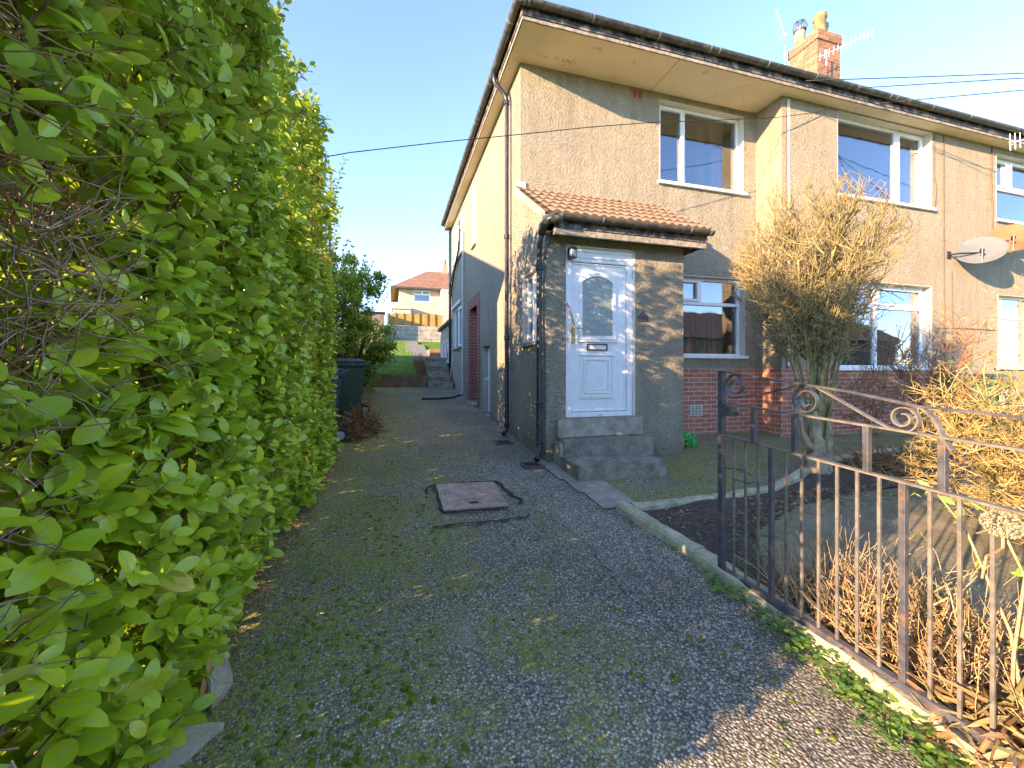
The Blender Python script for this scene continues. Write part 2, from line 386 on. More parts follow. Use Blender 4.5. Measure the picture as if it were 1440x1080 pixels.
def fast_mesh(name, mat, V, quads, tris, attrs, parent=None, base=(0,0,0)):
    V = np.asarray(V, dtype=np.float32) - np.asarray(base, dtype=np.float32)
    me = bpy.data.meshes.new(name)
    nq, nt_ = len(quads), len(tris)
    me.vertices.add(len(V)); me.vertices.foreach_set('co', V.ravel())
    me.loops.add(nq*4+nt_*3); me.polygons.add(nq+nt_)
    li = np.concatenate([np.asarray(quads, dtype=np.int32).ravel(), np.asarray(tris, dtype=np.int32).ravel()])
    me.loops.foreach_set('vertex_index', li)
    ls = np.concatenate([np.arange(nq)*4, nq*4+np.arange(nt_)*3]).astype(np.int32)
    me.polygons.foreach_set('loop_start', ls)
    me.polygons.foreach_set('use_smooth', np.ones(nq+nt_, dtype=bool))
    for k, a in attrs.items():
        at = me.attributes.new(k, 'FLOAT', 'POINT'); at.data.foreach_set('value', np.asarray(a, dtype=np.float32).ravel())
    me.update(calc_edges=True); me.validate()
    me.materials.append(M[mat])
    o = bpy.data.objects.new(name, me); COL.objects.link(o); o.location = base; attach(o, parent)
    return o
def norm(a): return a/np.maximum(np.linalg.norm(a, axis=-1, keepdims=True), 1e-9)
class Leaves:
    def __init__(s): s.P=[]; s.D=[]; s.N=[]; s.L=[]; s.W=[]; s.R=[]
    def add(s, p, d, n, l, w, r):
        s.P.append(p); s.D.append(d); s.N.append(n); s.L.append(l); s.W.append(w); s.R.append(r)
    def arr(s, P, D, N_, L, W, R_):
        s.P += list(P); s.D += list(D); s.N += list(N_); s.L += list(L); s.W += list(W); s.R += list(R_)
    def build(s, name, mat, parent=None, detail=True, base=(0,0,0), curl=.25, fold=.26, ts=(.22,.5,.8), ws=(.72,1.0,.72), mindrop=0):
        P=np.array(s.P,float); D=norm(np.array(s.D,float)); Nn=np.array(s.N,float); L=np.array(s.L)[:,None]; W=np.array(s.W)[:,None]; Rr=np.array(s.R)
        Nn = norm(Nn - D*(Nn*D).sum(1,keepdims=True)); B=np.cross(D,Nn); n=len(P)
        cur = (rng.random((n,1))*1.6-.3)*curl; fo = (rng.random((n,1))*1.2)*fold
        if detail:
            rows=[]; mids=[]
            rows.append(P); mids.append(0)
            for t,w in zip(ts,ws):
                c = P + D*L*t - Nn*L*cur*t*t
                rows.append(c - B*W*.5*w + Nn*W*fo*w*.5); mids.append(1)
                rows.append(c); mids.append(0)
                rows.append(c + B*W*.5*w + Nn*W*fo*w*.5); mids.append(1)
            rows.append(P + D*L - Nn*L*cur); mids.append(0)
            k=len(rows); V=np.stack(rows,1).reshape(-1,3); mid=np.tile(mids,n)
            last=k-1; q=[];t3=[]
            t3 += [(0,2,1),(0,3,2)]
            for i in range(len(ts)-1):
                a=1+i*3; q += [(a,a+1,a+4,a+3),(a+1,a+2,a+5,a+4)]
            a=1+(len(ts)-1)*3; t3 += [(a,a+1,last),(a+1,a+2,last)]
        else:
            c = P + D*L*.5
            V=np.stack([P, c-B*W*.5+Nn*W*fo*.5, c-Nn*L*cur*.25, c+B*W*.5+Nn*W*fo*.5, P+D*L-Nn*L*cur],1).reshape(-1,3)
            k=5; mid=np.tile([0,1,0,1,0],n); q=[]; t3=[(0,2,1),(0,3,2),(1,2,4),(2,3,4)]
        o = (np.arange(n)*k)[:,None,None]
        Q = (np.array(q,dtype=np.int64)[None]+o).reshape(-1,4) if q else np.zeros((0,4),int)
        T = (np.array(t3,dtype=np.int64)[None]+o).reshape(-1,3)
        return fast_mesh(name, mat, V, Q, T, {'rnd': np.repeat(Rr,k), 'mid': mid}, parent, base)
class Sticks:
    """many thin 3-sided tubes, built fast"""
    def __init__(s): s.S=[]
    def add(s, pts, r0, r1): s.S.append((pts, r0, r1))
    def build(s, name, mat, parent=None, base=(0,0,0), n=3):
        V=[];Q=[];off=0
        for pts,r0,r1 in s.S:
            p=np.array(pts,float); k=len(p)
            d=norm(np.gradient(p,axis=0)); a=np.array([0,0,1.]) if abs(d[0][2])<.8 else np.array([1.,0,0])
            u=norm(np.cross(d,a)); w=np.cross(d,u); rr=np.linspace(r0,r1,k)[:,None]
            for j in range(n):
                t=2*math.pi*j/n; V.append(p+(u*math.cos(t)+w*math.sin(t))*rr)
            idx=lambda i,j: off+j*k+i
            for i in range(k-1):
                for j in range(n):
                    Q.append((idx(i,j),idx(i,(j+1)%n),idx(i+1,(j+1)%n),idx(i+1,j)))
            off+=n*k
        V=np.concatenate(V); return fast_mesh(name, mat, V, np.array(Q), np.zeros((0,3),int), {}, parent, base)
def rv(): 
    v = rng.normal(size=3); return v/np.linalg.norm(v)
def wob(p, d, L, k, j, up=0.0):
    """a wobbling polyline"""
    p=np.array(p,float); d=np.array(d,float); d/=np.linalg.norm(d); out=[p.copy()]
    for i in range(k):
        d=d+rv()*j+np.array([0,0,up]); d/=np.linalg.norm(d); p=p+d*L/k; out.append(p.copy())
    return out, d

# ------------------------------------------------------------------ ground
def gz(x, y):
    if y < -3: z = .075*(-3)
    elif y < 13: z = .075*y
    elif y < 24: z = 1.30 + (y-13)*.17
    elif y < 60: z = 3.17 + (y-24)*.12
    else: z = 7.49
    return z
def sheet(name, xs, ys, mat, dz=0.0, amp=0.0, kind='structure', zf=None, holes=None):
    zf = zf or gz; mb = MB(); nx = len(xs)
    mb.v = [(x, y, zf(x, y)+dz+(noise.noise(Vector((x*1.7, y*1.7, 3)))*amp if amp else 0)) for y in ys for x in xs]
    for j in range(len(ys)-1):
        for i in range(nx-1):
            if holes and holes((xs[i]+xs[i+1])/2, (ys[j]+ys[j+1])/2): continue
            mb.f.append((j*nx+i, j*nx+i+1, (j+1)*nx+i+1, (j+1)*nx+i))
    o = mb.build(name, mat, smooth=True, recalc=False); tag(o, kind=kind); return o
def arange(a, b, s): return [a+(b-a)*i/max(1, round((b-a)/s)) for i in range(max(1, round((b-a)/s))+1)]
far = [-400,-200,-100,-60,-40,-25,-15,-10,-6,-4,-2]
sheet('ground', far+arange(-1,10,1)+[14,18,25,40,60,100,200,400], [-400,-100,-40,-15,-8,-3]+arange(-2,12,1)+[12.95,13.05]+arange(14,24,1)+[28,34,40,50,60,100,200,400,900], 'grass', -.05)
sheet('driveway', arange(-.95,1.95,.08), arange(-3,12.95,.08), 'asphalt', 0.0, .012)
def in_poly(poly, mat, name, dz, step=.08, amp=.01, kind='structure'):
    """sheet inside a polygon on the sloping ground"""
    xs = [p[0] for p in poly]; ys = [p[1] for p in poly]
    def inside(x, y):
        c = False; n = len(poly)
        for i in range(n):
            (x1,y1),(x2,y2) = poly[i], poly[(i+1)%n]
            if (y1>y)!=(y2>y) and x < (x2-x1)*(y-y1)/(y2-y1)+x1: c = not c
        return c
    return sheet(name, arange(min(xs),max(xs),step), arange(min(ys),max(ys),step), mat, dz, amp, kind, holes=lambda x,y: not inside(x,y))
# front yard of mossy asphalt between house and flower bed, kerb lines, soil, slab path
in_poly([(1.95,3.2),(2.9,3.24),(3.7,3.30),(4.6,3.68),(6.07,4.13),(6.87,4.12),(14,4.05),(14,5.6),(1.95,5.6)], 'asphalt_garden', 'front_yard', .004, .07, .008)
in_poly([(2.0,1.95),(2.35,2.12),(2.75,2.55),(3.6,2.86),(4.6,3.0),(6.2,3.0),(14,3.0),(14,4.05),(6.87,4.1),(6.07,4.1),(4.6,3.66),(3.7,3.28),(2.9,3.22),(2.0,3.18)], 'soil', 'flower_bed_soil', .012, .06, .05)
in_poly([(2.3,1.0),(2.3,2.1),(2.75,2.58),(3.6,2.9),(4.6,3.02),(14,3.02),(14,.2),(3.2,.2)], 'slab', 'garden_path', .010, .035, .006)
in_poly([(2.0,-3),(2.0,2.2),(2.35,2.1),(2.4,1.0),(3.3,.2),(3.3,-3)], 'soil', 'verge_soil', .02, .07, .05)
in_poly([(1.66,4.75),(1.70,4.25),(1.80,3.25),(2.12,3.2),(2.14,4.0),(1.95,4.8)], 'slab_strip', 'concrete_gully', .014, .04, .006)

def kerb(name, pts, w, hgt, label, mat='kerb_stone', grp=None):
    P = [Vector((x, y, 0)) for x, y in pts]; out = []
    for i in range(len(P)-1):
        a, b = P[i], P[i+1]; d = (b-a); L = d.length; d.normalize(); s = Vector((-d.y, d.x, 0))
        n = max(2, int(L/.05)); mb = MB(); prof = [(-w/2,-.06),(-w/2,hgt*.7),(-w*.34,hgt),(w*.3,hgt*1.02),(w/2,hgt*.75),(w/2,-.06)]
        a2 = a+d*.006; b2 = b-d*.006
        for k in range(n+1):
            c = a2+(b2-a2)*(k/n)
            for u, v in prof:
                q = c+s*u; mb.v.append((q.x, q.y, gz(q.x, q.y)+v))
        m = len(prof)
        for k in range(n):
            for j in range(m): mb.f.append((k*m+j, k*m+(j+1)%m, (k+1)*m+(j+1)%m, (k+1)*m+j))
        mb.f += [tuple(range(m)), tuple(n*m+j for j in range(m))]
        o = mb.build(name, mat, smooth=False, base=(a.x, a.y, gz(a.x, a.y))); rough(o, .012, 9, i*3.1)
        out.append(o)
        lb = label[i] if isinstance(label, list) else label
        tag(o, lb, 'kerb', grp)
    return out
K = kerb('kerb_stone', [(1.93,3.22),(2.02,2.35),(2.04,1.72),(2.00,1.05),(1.98,.3),(1.97,-.9)], .11, .075,
  ['rounded concrete kerb between driveway and bare soil, next to the gully slab', 'concrete kerb at the free end of the open gate', 'kerb with leafy weeds under the gate, middle of the run',
   'mossy kerb hidden in weeds under the sunny part of the gate', 'kerb nearest the camera under the gate', 'driveway kerb continuing past the gate hinge'], grp='concrete kerbs along the driveway')
kerb('edging_stone', [(2.02,3.17),(2.9,3.20),(3.7,3.27),(4.58,3.64),(6.07,4.10),(6.87,4.10),(7.9,4.03)], .09, .055,
  ['pale edging strip at the corner by the driveway kerb', 'pale edging strip seen just left of the gate end post', 'pale edging strip behind the thin bars at the left of the gate',
   'pale edging strip running behind the trunk of the bare shrub', 'short pale edging strip right of the bare shrub trunk', 'pale edging strip behind the heap of red-brown clippings'], 'kerb_stone', 'pale edging of the flower bed')

# ------------------------------------------------------------------ house
XS, YF, YP, YB = 1.776, 5.685, 4.65, 5.19      # side wall, front wall, porch front, bay front
XR, XE, ZS = 6.064, 18.0, 5.935
H = thing('house', 'two-storey roughcast house with white door, red brick plinth and wide black eaves', 'house', (XS, YP, .35))

def holed(mb, u0, u1, v0, v1, holes):
    us = sorted({u0, u1, *[h[0] for h in holes], *[h[1] for h in holes]}); vs = sorted({v0, v1, *[h[2] for h in holes], *[h[3] for h in holes]})
    us = [u for u in us if u0 <= u <= u1]; vs = [v for v in vs if v0 <= v <= v1]
    for i in range(len(us)-1):
        for j in range(len(vs)-1):
            cu, cv = (us[i]+us[i+1])/2, (vs[j]+vs[j+1])/2
            if any(h[0]<cu<h[1] and h[2]<cv<h[3] for h in holes): continue
            mb.add([(us[i],vs[j],0),(us[i+1],vs[j],0),(us[i+1],vs[j+1],0),(us[i],vs[j+1],0)], [(0,1,2,3)])
def reveals(mb, h, dep):
    a, b, c, d = h
    mb.add([(a,c,0),(b,c,0),(b,d,0),(a,d,0),(a,c,dep),(b,c,dep),(b,d,dep),(a,d,dep)], [(0,1,5,4),(1,2,6,5),(2,3,7,6),(3,0,4,7)])
front = lambda y: (lambda u, v, w: (u, y+w, v))
side = lambda x: (lambda u, v, w: (x+w, u, v))
left = lambda x: side(x)
WIN = dict(up=(4.11,5.80,4.50,5.835), low=(4.11,5.82,1.70,3.04), bup=(7.28,9.67,4.47,5.915), blow=(7.28,9.67,1.50,3.04), nup=(11.56,13.6,4.47,5.80), nlow=(11.62,12.9,1.52,2.99))
# walls
w = MB(); w.T = front(YF); holed(w, XS, XR, 1.50, ZS, [WIN['up'], WIN['low']]); w.build('front_wall', 'roughcast', H, recalc=False)
w = MB(); w.T = front(YB); holed(w, XR, XE, 1.50, ZS, [WIN['bup'], WIN['blow'], WIN['nup'], WIN['nlow']]); w.build('bay_wall', 'roughcast_bay', H, recalc=False)
w = MB(); w.T = side(XR); holed(w, YB, YF, 1.50, ZS, []); w.build('bay_return_wall', 'roughcast_bay', H, recalc=False)
S_W = dict(porch=(4.98,5.58,1.83,2.80), door=(8.60,10.05,.55,3.0), cup=(7.64,8.30,.50,1.96), low=(11.0,12.55,2.10,3.30), up1=(10.67,12.3,4.60,5.86), up2=(9.04,9.40,4.30,5.86))
w = MB(); w.T = side(XS); holed(w, YF, 13.0, -.1, ZS, [(8.86,9.80,.55,2.92), S_W['cup'], S_W['low'], S_W['up1'], S_W['up2']])
w.build('side_wall', 'roughcast', H, recalc=False)
w = MB(); w.quad((XS,13.0,-.1),(XE,13.0,-.1),(XE,13.0,ZS),(XS,13.0,ZS)); w.quad((XE,YB,-.1),(XE,13.0,-.1),(XE,13.0,ZS),(XE,YB,ZS)); w.build('back_wall', 'roughcast', H, recalc=False)
# porch walls: front with door opening, side with small window, right side
DO = (2.035, 2.965, .89, 2.99)
w = MB(); w.T = front(YP); holed(w, XS, 3.738, 0.2, 3.16, [DO]); reveals(w, DO, .05)
w.T = side(XS)
h = S_W['porch']
for a,b,c,d in [(YP,h[0],.1,3.12),(h[0],h[1],.1,h[2]),(h[0],h[1],h[3],3.12),(h[1],YF,.1,3.12)]:
    w.add([(a,c,0),(b,c,0),(b,d,0),(a,d,0)], [(0,1,2,3)])
w.T = None
w.poly([(XS,YP,3.12),(XS,YF,3.12),(XS,YF,4.02),(XS,YP,3.34)])
w.quad((3.738,YP,.1),(3.738,YF,.1),(3.738,YF,4.02),(3.738,YP,3.34))
w.build('porch_wall', 'roughcast', H, recalc=False)
# brick plinth
b = MB(); b.T = front(YF-.004); holed(b, 3.738, XR, .2, 1.50, []); b.T = side(XR-.004); holed(b, YB-.004, YF, .2, 1.50, [])
b.T = front(YB-.004); holed(b, XR-.004, 10.2, .2, 1.50, []); b.build('brick_plinth', 'brick', H, recalc=False)
b = MB(); b.T = front(YB); holed(b, 10.2, XE, .2, 1.50, []); b.build('neighbour_plinth', 'roughcast_bay', H, recalc=False)
b = MB(); b.box(3.74,XR-.03,YF-.05,YF-.006,.2,.425); b.box(XR-.05,12,YB-.05,YB-.006,.2,.40); b.box(XR-.05,XR-.006,YB-.006,YF-.05,.2,.41); b.build('plinth_kerb', 'concrete', H)
b = MB(); b.T = front(YB); b.box(5.95+.118,6.20,4.0,4.0,-.006,-.002) if False else None
# pale vertical strip at the corner of the bay
b = MB(); b.box(XR+.10,XR+.17,YB-.005,YB-.001,1.55,5.90); b.build('corner_strip', 'corner_render', H)

# soffit, fascia, roof
b = MB(); b.box(1.585, XE+.3, 4.975, 13.2, ZS, ZS+.02); b.build('soffit', 'soffit', H)
b = MB(); b.box(3.95,3.956,4.99,YF,ZS-.003,ZS-.0005); b.build('soffit_joint', 'concrete_dark', H)
def wavy_board(name, mat, p0, p1, z0, z1, t, amp, seed, parent):
    p0 = Vector(p0); p1 = Vector(p1); n = int((p1-p0).length/.06); d = (p1-p0).normalized(); s = Vector((-d.y, d.x, 0))*t; mb = MB()
    for i in range(n+1):
        c = p0+(p1-p0)*(i/n); e = noise.noise(Vector((i*.55+seed, seed, 0)))*amp
        for q, zz in ((c, z0+e), (c+s, z0+e), (c+s, z1), (c, z1)): mb.v.append((q.x, q.y, zz))
    for i in range(n):
        for j in range(4): mb.f.append((i*4+j, i*4+(j+1)%4, (i+1)*4+(j+1)%4, (i+1)*4+j))
    mb.f += [(0,1,2,3), tuple(n*4+j for j in range(4))]
    return mb.build(name, mat, parent)
wavy_board('fascia', 'fascia_paint', (1.56,4.945,0), (XE+.3,4.945,0), 5.965, 6.09, .026, .004, 1, H)
wavy_board('fascia', 'fascia_paint', (1.585,13.2,0), (1.585,4.972,0), 5.965, 6.09, -.026, .004, 9, H)
wavy_board('fascia_trim', 'fascia_edge', (1.57,4.957,0), (XE+.3,4.957,0), 5.918, 5.963, .024, .012, 3, H)
wavy_board('fascia_trim', 'fascia_edge', (1.592,13.2,0), (1.592,4.985,0), 5.918, 5.963, -.020, .006, 5, H)
def gutter(name, a, b_, r, ztop, parent, mat='gutter', drop=0.0, ends=True):
    a = Vector(a); b_ = Vector(b_); d = (b_-a).normalized(); s = Vector((-d.y, d.x, 0)); mb = MB(); n = 10
    for k, c in enumerate((a, b_)):
        for rr in (r, r*.9):
            for j in range(n+1):
                t = math.pi*j/n; q = c+s*(rr*math.cos(t)); mb.v.append((q.x, q.y, ztop-drop*k-rr*math.sin(t)*1.0))
    m = n+1
    for j in range(n):
        mb.f.append((j, j+1, 2*m+j+1, 2*m+j)); mb.f.append((m+j, 3*m+j, 3*m+j+1, m+j+1))
    mb.f += [(0,2*m,3*m,m), (m-1,2*m-1,4*m-1,3*m-1)]
    if ends: mb.f += [tuple(range(m)), tuple(2*m+j for j in range(m))]
    return mb.build(name, mat, parent, smooth=False, recalc=False)
def clips(g, a, b_, r, ztop, ts, drop=0):
    a = Vector(a); b_ = Vector(b_); d = (b_-a).normalized(); s = Vector((-d.y, d.x, 0)); L = (b_-a).length
    for t in ts:
        c = a+d*t; zt = ztop-drop*t/L
        pts = [c+s*(r*1.06*math.cos(math.pi*j/10))+Vector((0,0,zt-r*1.06*math.sin(math.pi*j/10)+.004)) for j in range(11)]
        mb = MB(); mb.ribbon(pts, d, .022, .006); mb.build('gutter_clip', 'gutter_clip', g)
gf = gutter('gutter', (1.47,4.885,0), (XE,4.885,0), .058, 6.10, H); clips(gf, (1.47,4.885,0), (XE,4.885,0), .058, 6.10, [.1,.16,1.05,2.05,2.9,3.05,3.95,4.9,5.8,6.55,6.7,7.0,7.6,8.6])
gs = gutter('gutter', (1.50,13.1,0), (1.50,4.85,0), .058, 6.09, H); clips(gs, (1.50,13.1,0), (1.50,4.85,0), .058, 6.09, [.6,1.8,3.0,4.2,5.6,6.7,7.9])
# hipped main roof with laid tile courses
def tile_slope(name, mat, A, B, C_, D_, rows, cols, amp, step, parent):
    """A-B eave (left,right), D-C top; corrugated courses with stepped laps"""
    A,B,C_,D_ = map(Vector, (A,B,C_,D_)); nrm = (B-A).cross(D_-A).normalized()
    if nrm.z < 0: nrm = -nrm
    mb = MB(); per = 6; nx = cols*per
    for r in range(rows):
        base = len(mb.v)
        for e, (t, lift) in enumerate((((r)/rows, step+.004), ((r+1.06)/rows, .004))):
            a = A.lerp(D_, min(t,1)); b2 = B.lerp(C_, min(t,1))
            for i in range(nx+1):
                ph = 2*math.pi*(i/per); jit = noise.noise(Vector((r*3.3, i//per*1.7, 0)))*.006
                hgt = amp*(.5+.5*math.cos(ph))**.7 + lift + jit
                mb.v.append(tuple(a.lerp(b2, i/nx)+nrm*hgt))
        # butt end of each course
        for i in range(nx+1):
            a = A.lerp(D_, r/rows); b2 = B.lerp(C_, r/rows); mb.v.append(tuple(a.lerp(b2, i/nx)+nrm*(.5*amp*(.5+.5*math.cos(2*math.pi*i/per)))))
        m = nx+1
        for i in range(nx):
            mb.f.append((base+i, base+i+1, base+m+i+1, base+m+i)); mb.f.append((base+2*m+i, base+2*m+i+1, base+i+1, base+i))
    return mb.build(name, mat, parent, smooth=False, recalc=False)
RF = MB(); zr = 8.3; 
RF.quad((1.50,4.90,6.10),(XE+.3,4.90,6.10),(XE+.3,9.1,zr),(5.7,9.1,zr)); RF.quad((1.50,13.3,6.10),(1.50,4.90,6.10),(5.7,9.1,zr),(5.7,9.1,zr+.001))
RF.quad((XE+.3,13.3,6.10),(1.50,13.3,6.10),(5.7,9.1,zr),(XE+.3,9.1,zr)); rf = RF.build('roof', 'roof_tiles_far', H, recalc=False)
# chimney
cx0, cx1, cy0, cy1 = 10.04, 10.86, 7.62, 8.42
ch = MB(); ch.box(cx0+.03,cx1-.03,cy0+.03,cy1-.03,7.2,9.67); ch.box(cx0,cx1,cy0,cy1,9.672,9.90); ch.build('chimney_stack', 'brick_chimney', rf)
fl = MB(); fl.box(cx0+.06,cx1-.06,cy0+.06,cy1-.06,9.90,9.93); fl.build('chimney_flaunching', 'concrete_dark', rf)
p = MB(); p.lathe((10.16,8.18,9.92), [(.12,0),(.115,.25),(.125,.28),(.115,.30),(.11,.42)], 20); p.build('chimney_pot', 'clay_pot', rf, smooth=True)
p = MB()
for j in range(14):
    t = 2*math.pi*j/14; c, s_ = math.cos(t), math.sin(t)
    p.tube([(10.16+.13*c,8.18+.13*s_,10.28),(10.16+.16*c,8.18+.16*s_,10.38),(10.16+.13*c,8.18+.13*s_,10.50),(10.16+.03*c,8.18+.03*s_,10.56)], .008, 4)
p.lathe((10.16,8.18,10.27), [(.14,0),(.145,.03)], 16); p.build('chimney_cowl', 'iron', rf)
p = MB(); p.lathe((10.40,7.84,9.92), [(.15,0),(.125,.18),(.13,.42),(.155,.45),(.15,.55),(.12,.55),(.11,.2)], 20, cap=False); p.build('chimney_pot', 'clay_pot_mossy', rf, smooth=True)
p = MB(); p.lathe((10.70,7.98,9.92), [(.12,0),(.10,.15),(.10,.38),(.12,.40),(.12,.48),(.09,.48),(.09,.2)], 20, cap=False); p.build('chimney_pot', 'clay_pot', rf, smooth=True)

# porch canopy
pr = tile_slope('porch_roof', 'clay', (1.69,4.40,3.27), (3.95,4.40,3.27), (3.97,YF-.005,4.10), (1.69,YF-.005,4.10), 6, 19, .026, .026, H)
b = MB(); b.T = None; b.prism([(1.69,4.44,3.22),(1.69,YF,4.04),(1.69,YF,4.09),(1.69,4.44,3.27)], (2.26,0,0)); b.build('roof_deck', 'fascia_edge', pr)
b = MB(); b.prism([(1.676,4.44,3.20),(1.676,YF,4.02),(1.676,YF,4.13),(1.676,4.44,3.31)], (.012,0,0)); b.build('verge_mortar', 'concrete', pr)
b = MB(); b.box(1.70,1.85,YF-.02,YF-.002,4.12,4.20); b.build('lead_flashing', 'painted_reveal', pr)
wavy_board('porch_fascia', 'fascia_paint', (1.80,4.42,0), (3.92,4.42,0), 3.13, 3.24, .025, .004, 2, pr)
wavy_board('porch_fascia_trim', 'fascia_edge', (1.80,4.432,0), (3.92,4.432,0), 3.055, 3.128, .05, .004, 6, pr)
b = MB(); b.box(1.80,3.90,4.49,YP-.002,3.10,3.125); b.box(3.88,3.905,4.446,YF-.004,3.07,3.24); b.build('porch_soffit', 'fascia_paint', pr)
pg = gutter('porch_gutter', (1.82,4.36,0), (3.95,4.36,0), .052, 3.25, pr); clips(pg, (1.82,4.36,0), (3.95,4.36,0), .052, 3.25, [.02,.55,1.78,2.08])
b = MB(); b.tube([(1.86,4.36,3.205),(1.77,4.36,3.205),(1.71,4.42,3.20),(1.69,4.52,3.17),(1.70,4.60,3.10)], .05, 10); b.build('gutter_elbow', 'gutter', pr, smooth=True)

# steps under the door
subdivided(MB().box(1.90,3.08,4.585,YP+.02,.655,.875), 'door_step', 'concrete', H, 5, .006, 6)
subdivided(MB().box(1.91,3.13,4.43,YP+.01,.40,.65), 'door_step', 'concrete_dark', H, 5, .006, 6)
subdivided(MB().box(1.86,2.95,3.93,4.435,.25,.468), 'door_step', 'concrete_dark', H, 5, .007, 6)
subdivided(MB().box(1.86,1.915,4.436,4.63,.25,.62), 'step_cheek', 'concrete', H, 3, .006, 6)

# windows
def window(key, root, T, h, mull, trans, sill=True, dep=.07, fw=.055, mat='upvc', panes=True, sashes=(), reveal='painted_reveal', sill_out=.05, sill_mat='upvc', sill_over=.035):
    a, b_, c, d = h
    win = MB(); win.T = T
    e = .0
    for u0,u1,v0,v1 in [(a,a+fw,c,d),(b_-fw,b_,c,d),(a+fw,b_-fw,c,c+fw),(a+fw,b_-fw,d-fw,d)]:
        win.box(u0,u1,v0,v1,dep,dep+.06) if False else win.add(*ubox(u0,u1,v0,v1,dep,dep+.06))
    for m in mull: win.add(*ubox(m[0]-fw/2, m[0]+fw/2, m[1] if len(m)>1 else c+fw, m[2] if len(m)>2 else d-fw, dep-.004, dep+.056))
    for t in trans: win.add(*ubox(t[0], t[1], t[2]-fw/2, t[2]+fw/2, dep-.002, dep+.058))
    W = win.build('window', mat, root, bevel=.004)
    for (u0,u1,v0,v1) in sashes:
        s = MB(); s.T = T; k = .042
        for q in [(u0,u0+k,v0,v1),(u1-k,u1,v0,v1),(u0+k,u1-k,v0,v0+k),(u0+k,u1-k,v1-k,v1)]: s.add(*ubox(*q, dep-.018, dep+.03))
        s.build('opening_sash', mat, W, bevel=.004)
    g = MB(); g.T = T; g.add(*ubox(a+fw*.6, b_-fw*.6, c+fw*.6, d-fw*.6, dep+.03, dep+.036)); g.build('pane', 'glass', W)
    if sill:
        s = MB(); s.T = T; s.add(*ubox(a-sill_over, b_+sill_over, c-.03, c+.02, -sill_out, dep-.003)); s.build('sill', sill_mat, W, bevel=.004)
    rv_ = MB(); rv_.T = T; t = .012
    for q in [(a,a+t,c+.02,d),(b_-t,b_,c+.02,d),(a+t,b_-t,d-t,d)]: rv_.add(*ubox(*q, -.003, dep-.005 if dep>.02 else .01))
    rv_.build('reveal', reveal, W)
    return W
def ubox(u0,u1,v0,v1,w0,w1):
    return ([(u0,v0,w0),(u1,v0,w0),(u1,v1,w0),(u0,v1,w0),(u0,v0,w1),(u1,v0,w1),(u1,v1,w1),(u0,v1,w1)], [(0,1,2,3),(7,6,5,4),(0,4,5,1),(1,5,6,2),(2,6,7,3),(3,7,4,0)])
T = front(YF)
window('up', H, T, WIN['up'], [(4.65,)], [], sashes=[(4.155,4.64,4.545,5.79)], dep=.10)
window('low', H, T, WIN['low'], [(4.98,2.62,2.985)], [(4.165,5.765,2.60)], sashes=[(4.165,4.955,2.63,2.985)], dep=.10)
T = front(YB)
window('bup', H, T, WIN['bup'], [(8.93,)], [], sashes=[(8.96,9.61,4.53,5.86)], dep=.13, fw=.065)
window('blow', H, T, WIN['blow'], [(8.40,)], [(7.34,9.61,2.62)], sashes=[(7.34,8.37,2.65,2.98),(8.43,9.61,2.65,2.98)], dep=.13, fw=.065, sill_out=.06)
window('nup', H, T, WIN['nup'], [(12.2,5.2,5.74)], [(11.62,13.54,5.17)], sashes=[(11.62,12.17,5.2,5.74),(12.23,13.54,5.2,5.74)], dep=.10)
window('nlow', H, T, WIN['nlow'], [(11.92,)], [(11.68,12.84,2.55)], dep=.10)
T = side(XS)
window('porch', H, T, S_W['porch'], [(5.28,)], [(5.035,5.525,2.45)], dep=.06, sill_mat='concrete', sill_out=.04)
window('slow', H, T, S_W['low'], [(11.8,)], [], dep=.04, sashes=[(11.06,11.76,2.16,3.24)], sill_mat='concrete_dark')
window('sup1', H, T, S_W['up1'], [(11.4,)], [(10.73,12.24,5.45)], dep=.04, sill_mat='concrete_dark')
window('sup2', H, T, S_W['up2'], [], [(9.09,9.35,5.3)], dep=.04, sill_mat='concrete_dark')
b = MB(); b.T = side(XS); b.add(*ubox(10.95,12.6,3.31,3.40,-.05,.0)); b.build('window_hood', 'pipe_grey', H)

# curtains and rooms behind the glass (each hangs in its own room)
for nm, x0, x1, y0, z0, z1 in (('a',3.95,6.0,YF,4.2,5.92),('b',3.95,6.0,YF,1.0,3.3),('c',7.1,9.9,YB,4.2,5.92),('d',7.1,9.9,YB,1.0,3.3),('e',11.3,14,YB,4.2,5.9),('f',11.3,14,YB,1.0,3.3)):
    r = MB(); r.T = None; y1 = y0+.22
    r.add([(x0,y1,z0),(x1,y1,z0),(x1,y1+2.4,z0),(x0,y1+2.4,z0),(x0,y1,z1),(x1,y1,z1),(x1,y1+2.4,z1),(x0,y1+2.4,z1)], [(0,1,2,3),(4,7,6,5),(1,5,6,2),(0,3,7,4),(3,2,6,7)])
    r.build('room', 'room_wall', H, recalc=False)
def curtain(x0, x1, y, z0, z1, mat, label, waves, amp, cat='curtain', name='curtain'):
    mb = MB(); n = waves*8
    for i in range(n+1):
        x = x0+(x1-x0)*i/n; yy = y+amp*math.sin(2*math.pi*i/8)+amp*.4*noise.noise(Vector((i*.3,x0,0)))
        mb.v += [(x,yy,z0),(x,yy,z1)]
    for i in range(n): mb.f.append((2*i,2*i+2,2*i+3,2*i+1))
    o = mb.build(name, mat, None, smooth=True, recalc=False, base=(x0,y,z0)); tag(o, label, cat); return o
curtain(5.36, 5.60, YF+.26, 4.5, 5.83, 'pink_curtain', 'pinkish drawn-back curtain at the right of the upper window beside the bay', 4, .02)
curtain(5.20, 5.36, YF+.45, 4.5, 5.83, 'gold_curtain', 'tan curtain in the upper window, behind the pinkish one', 3, .02)
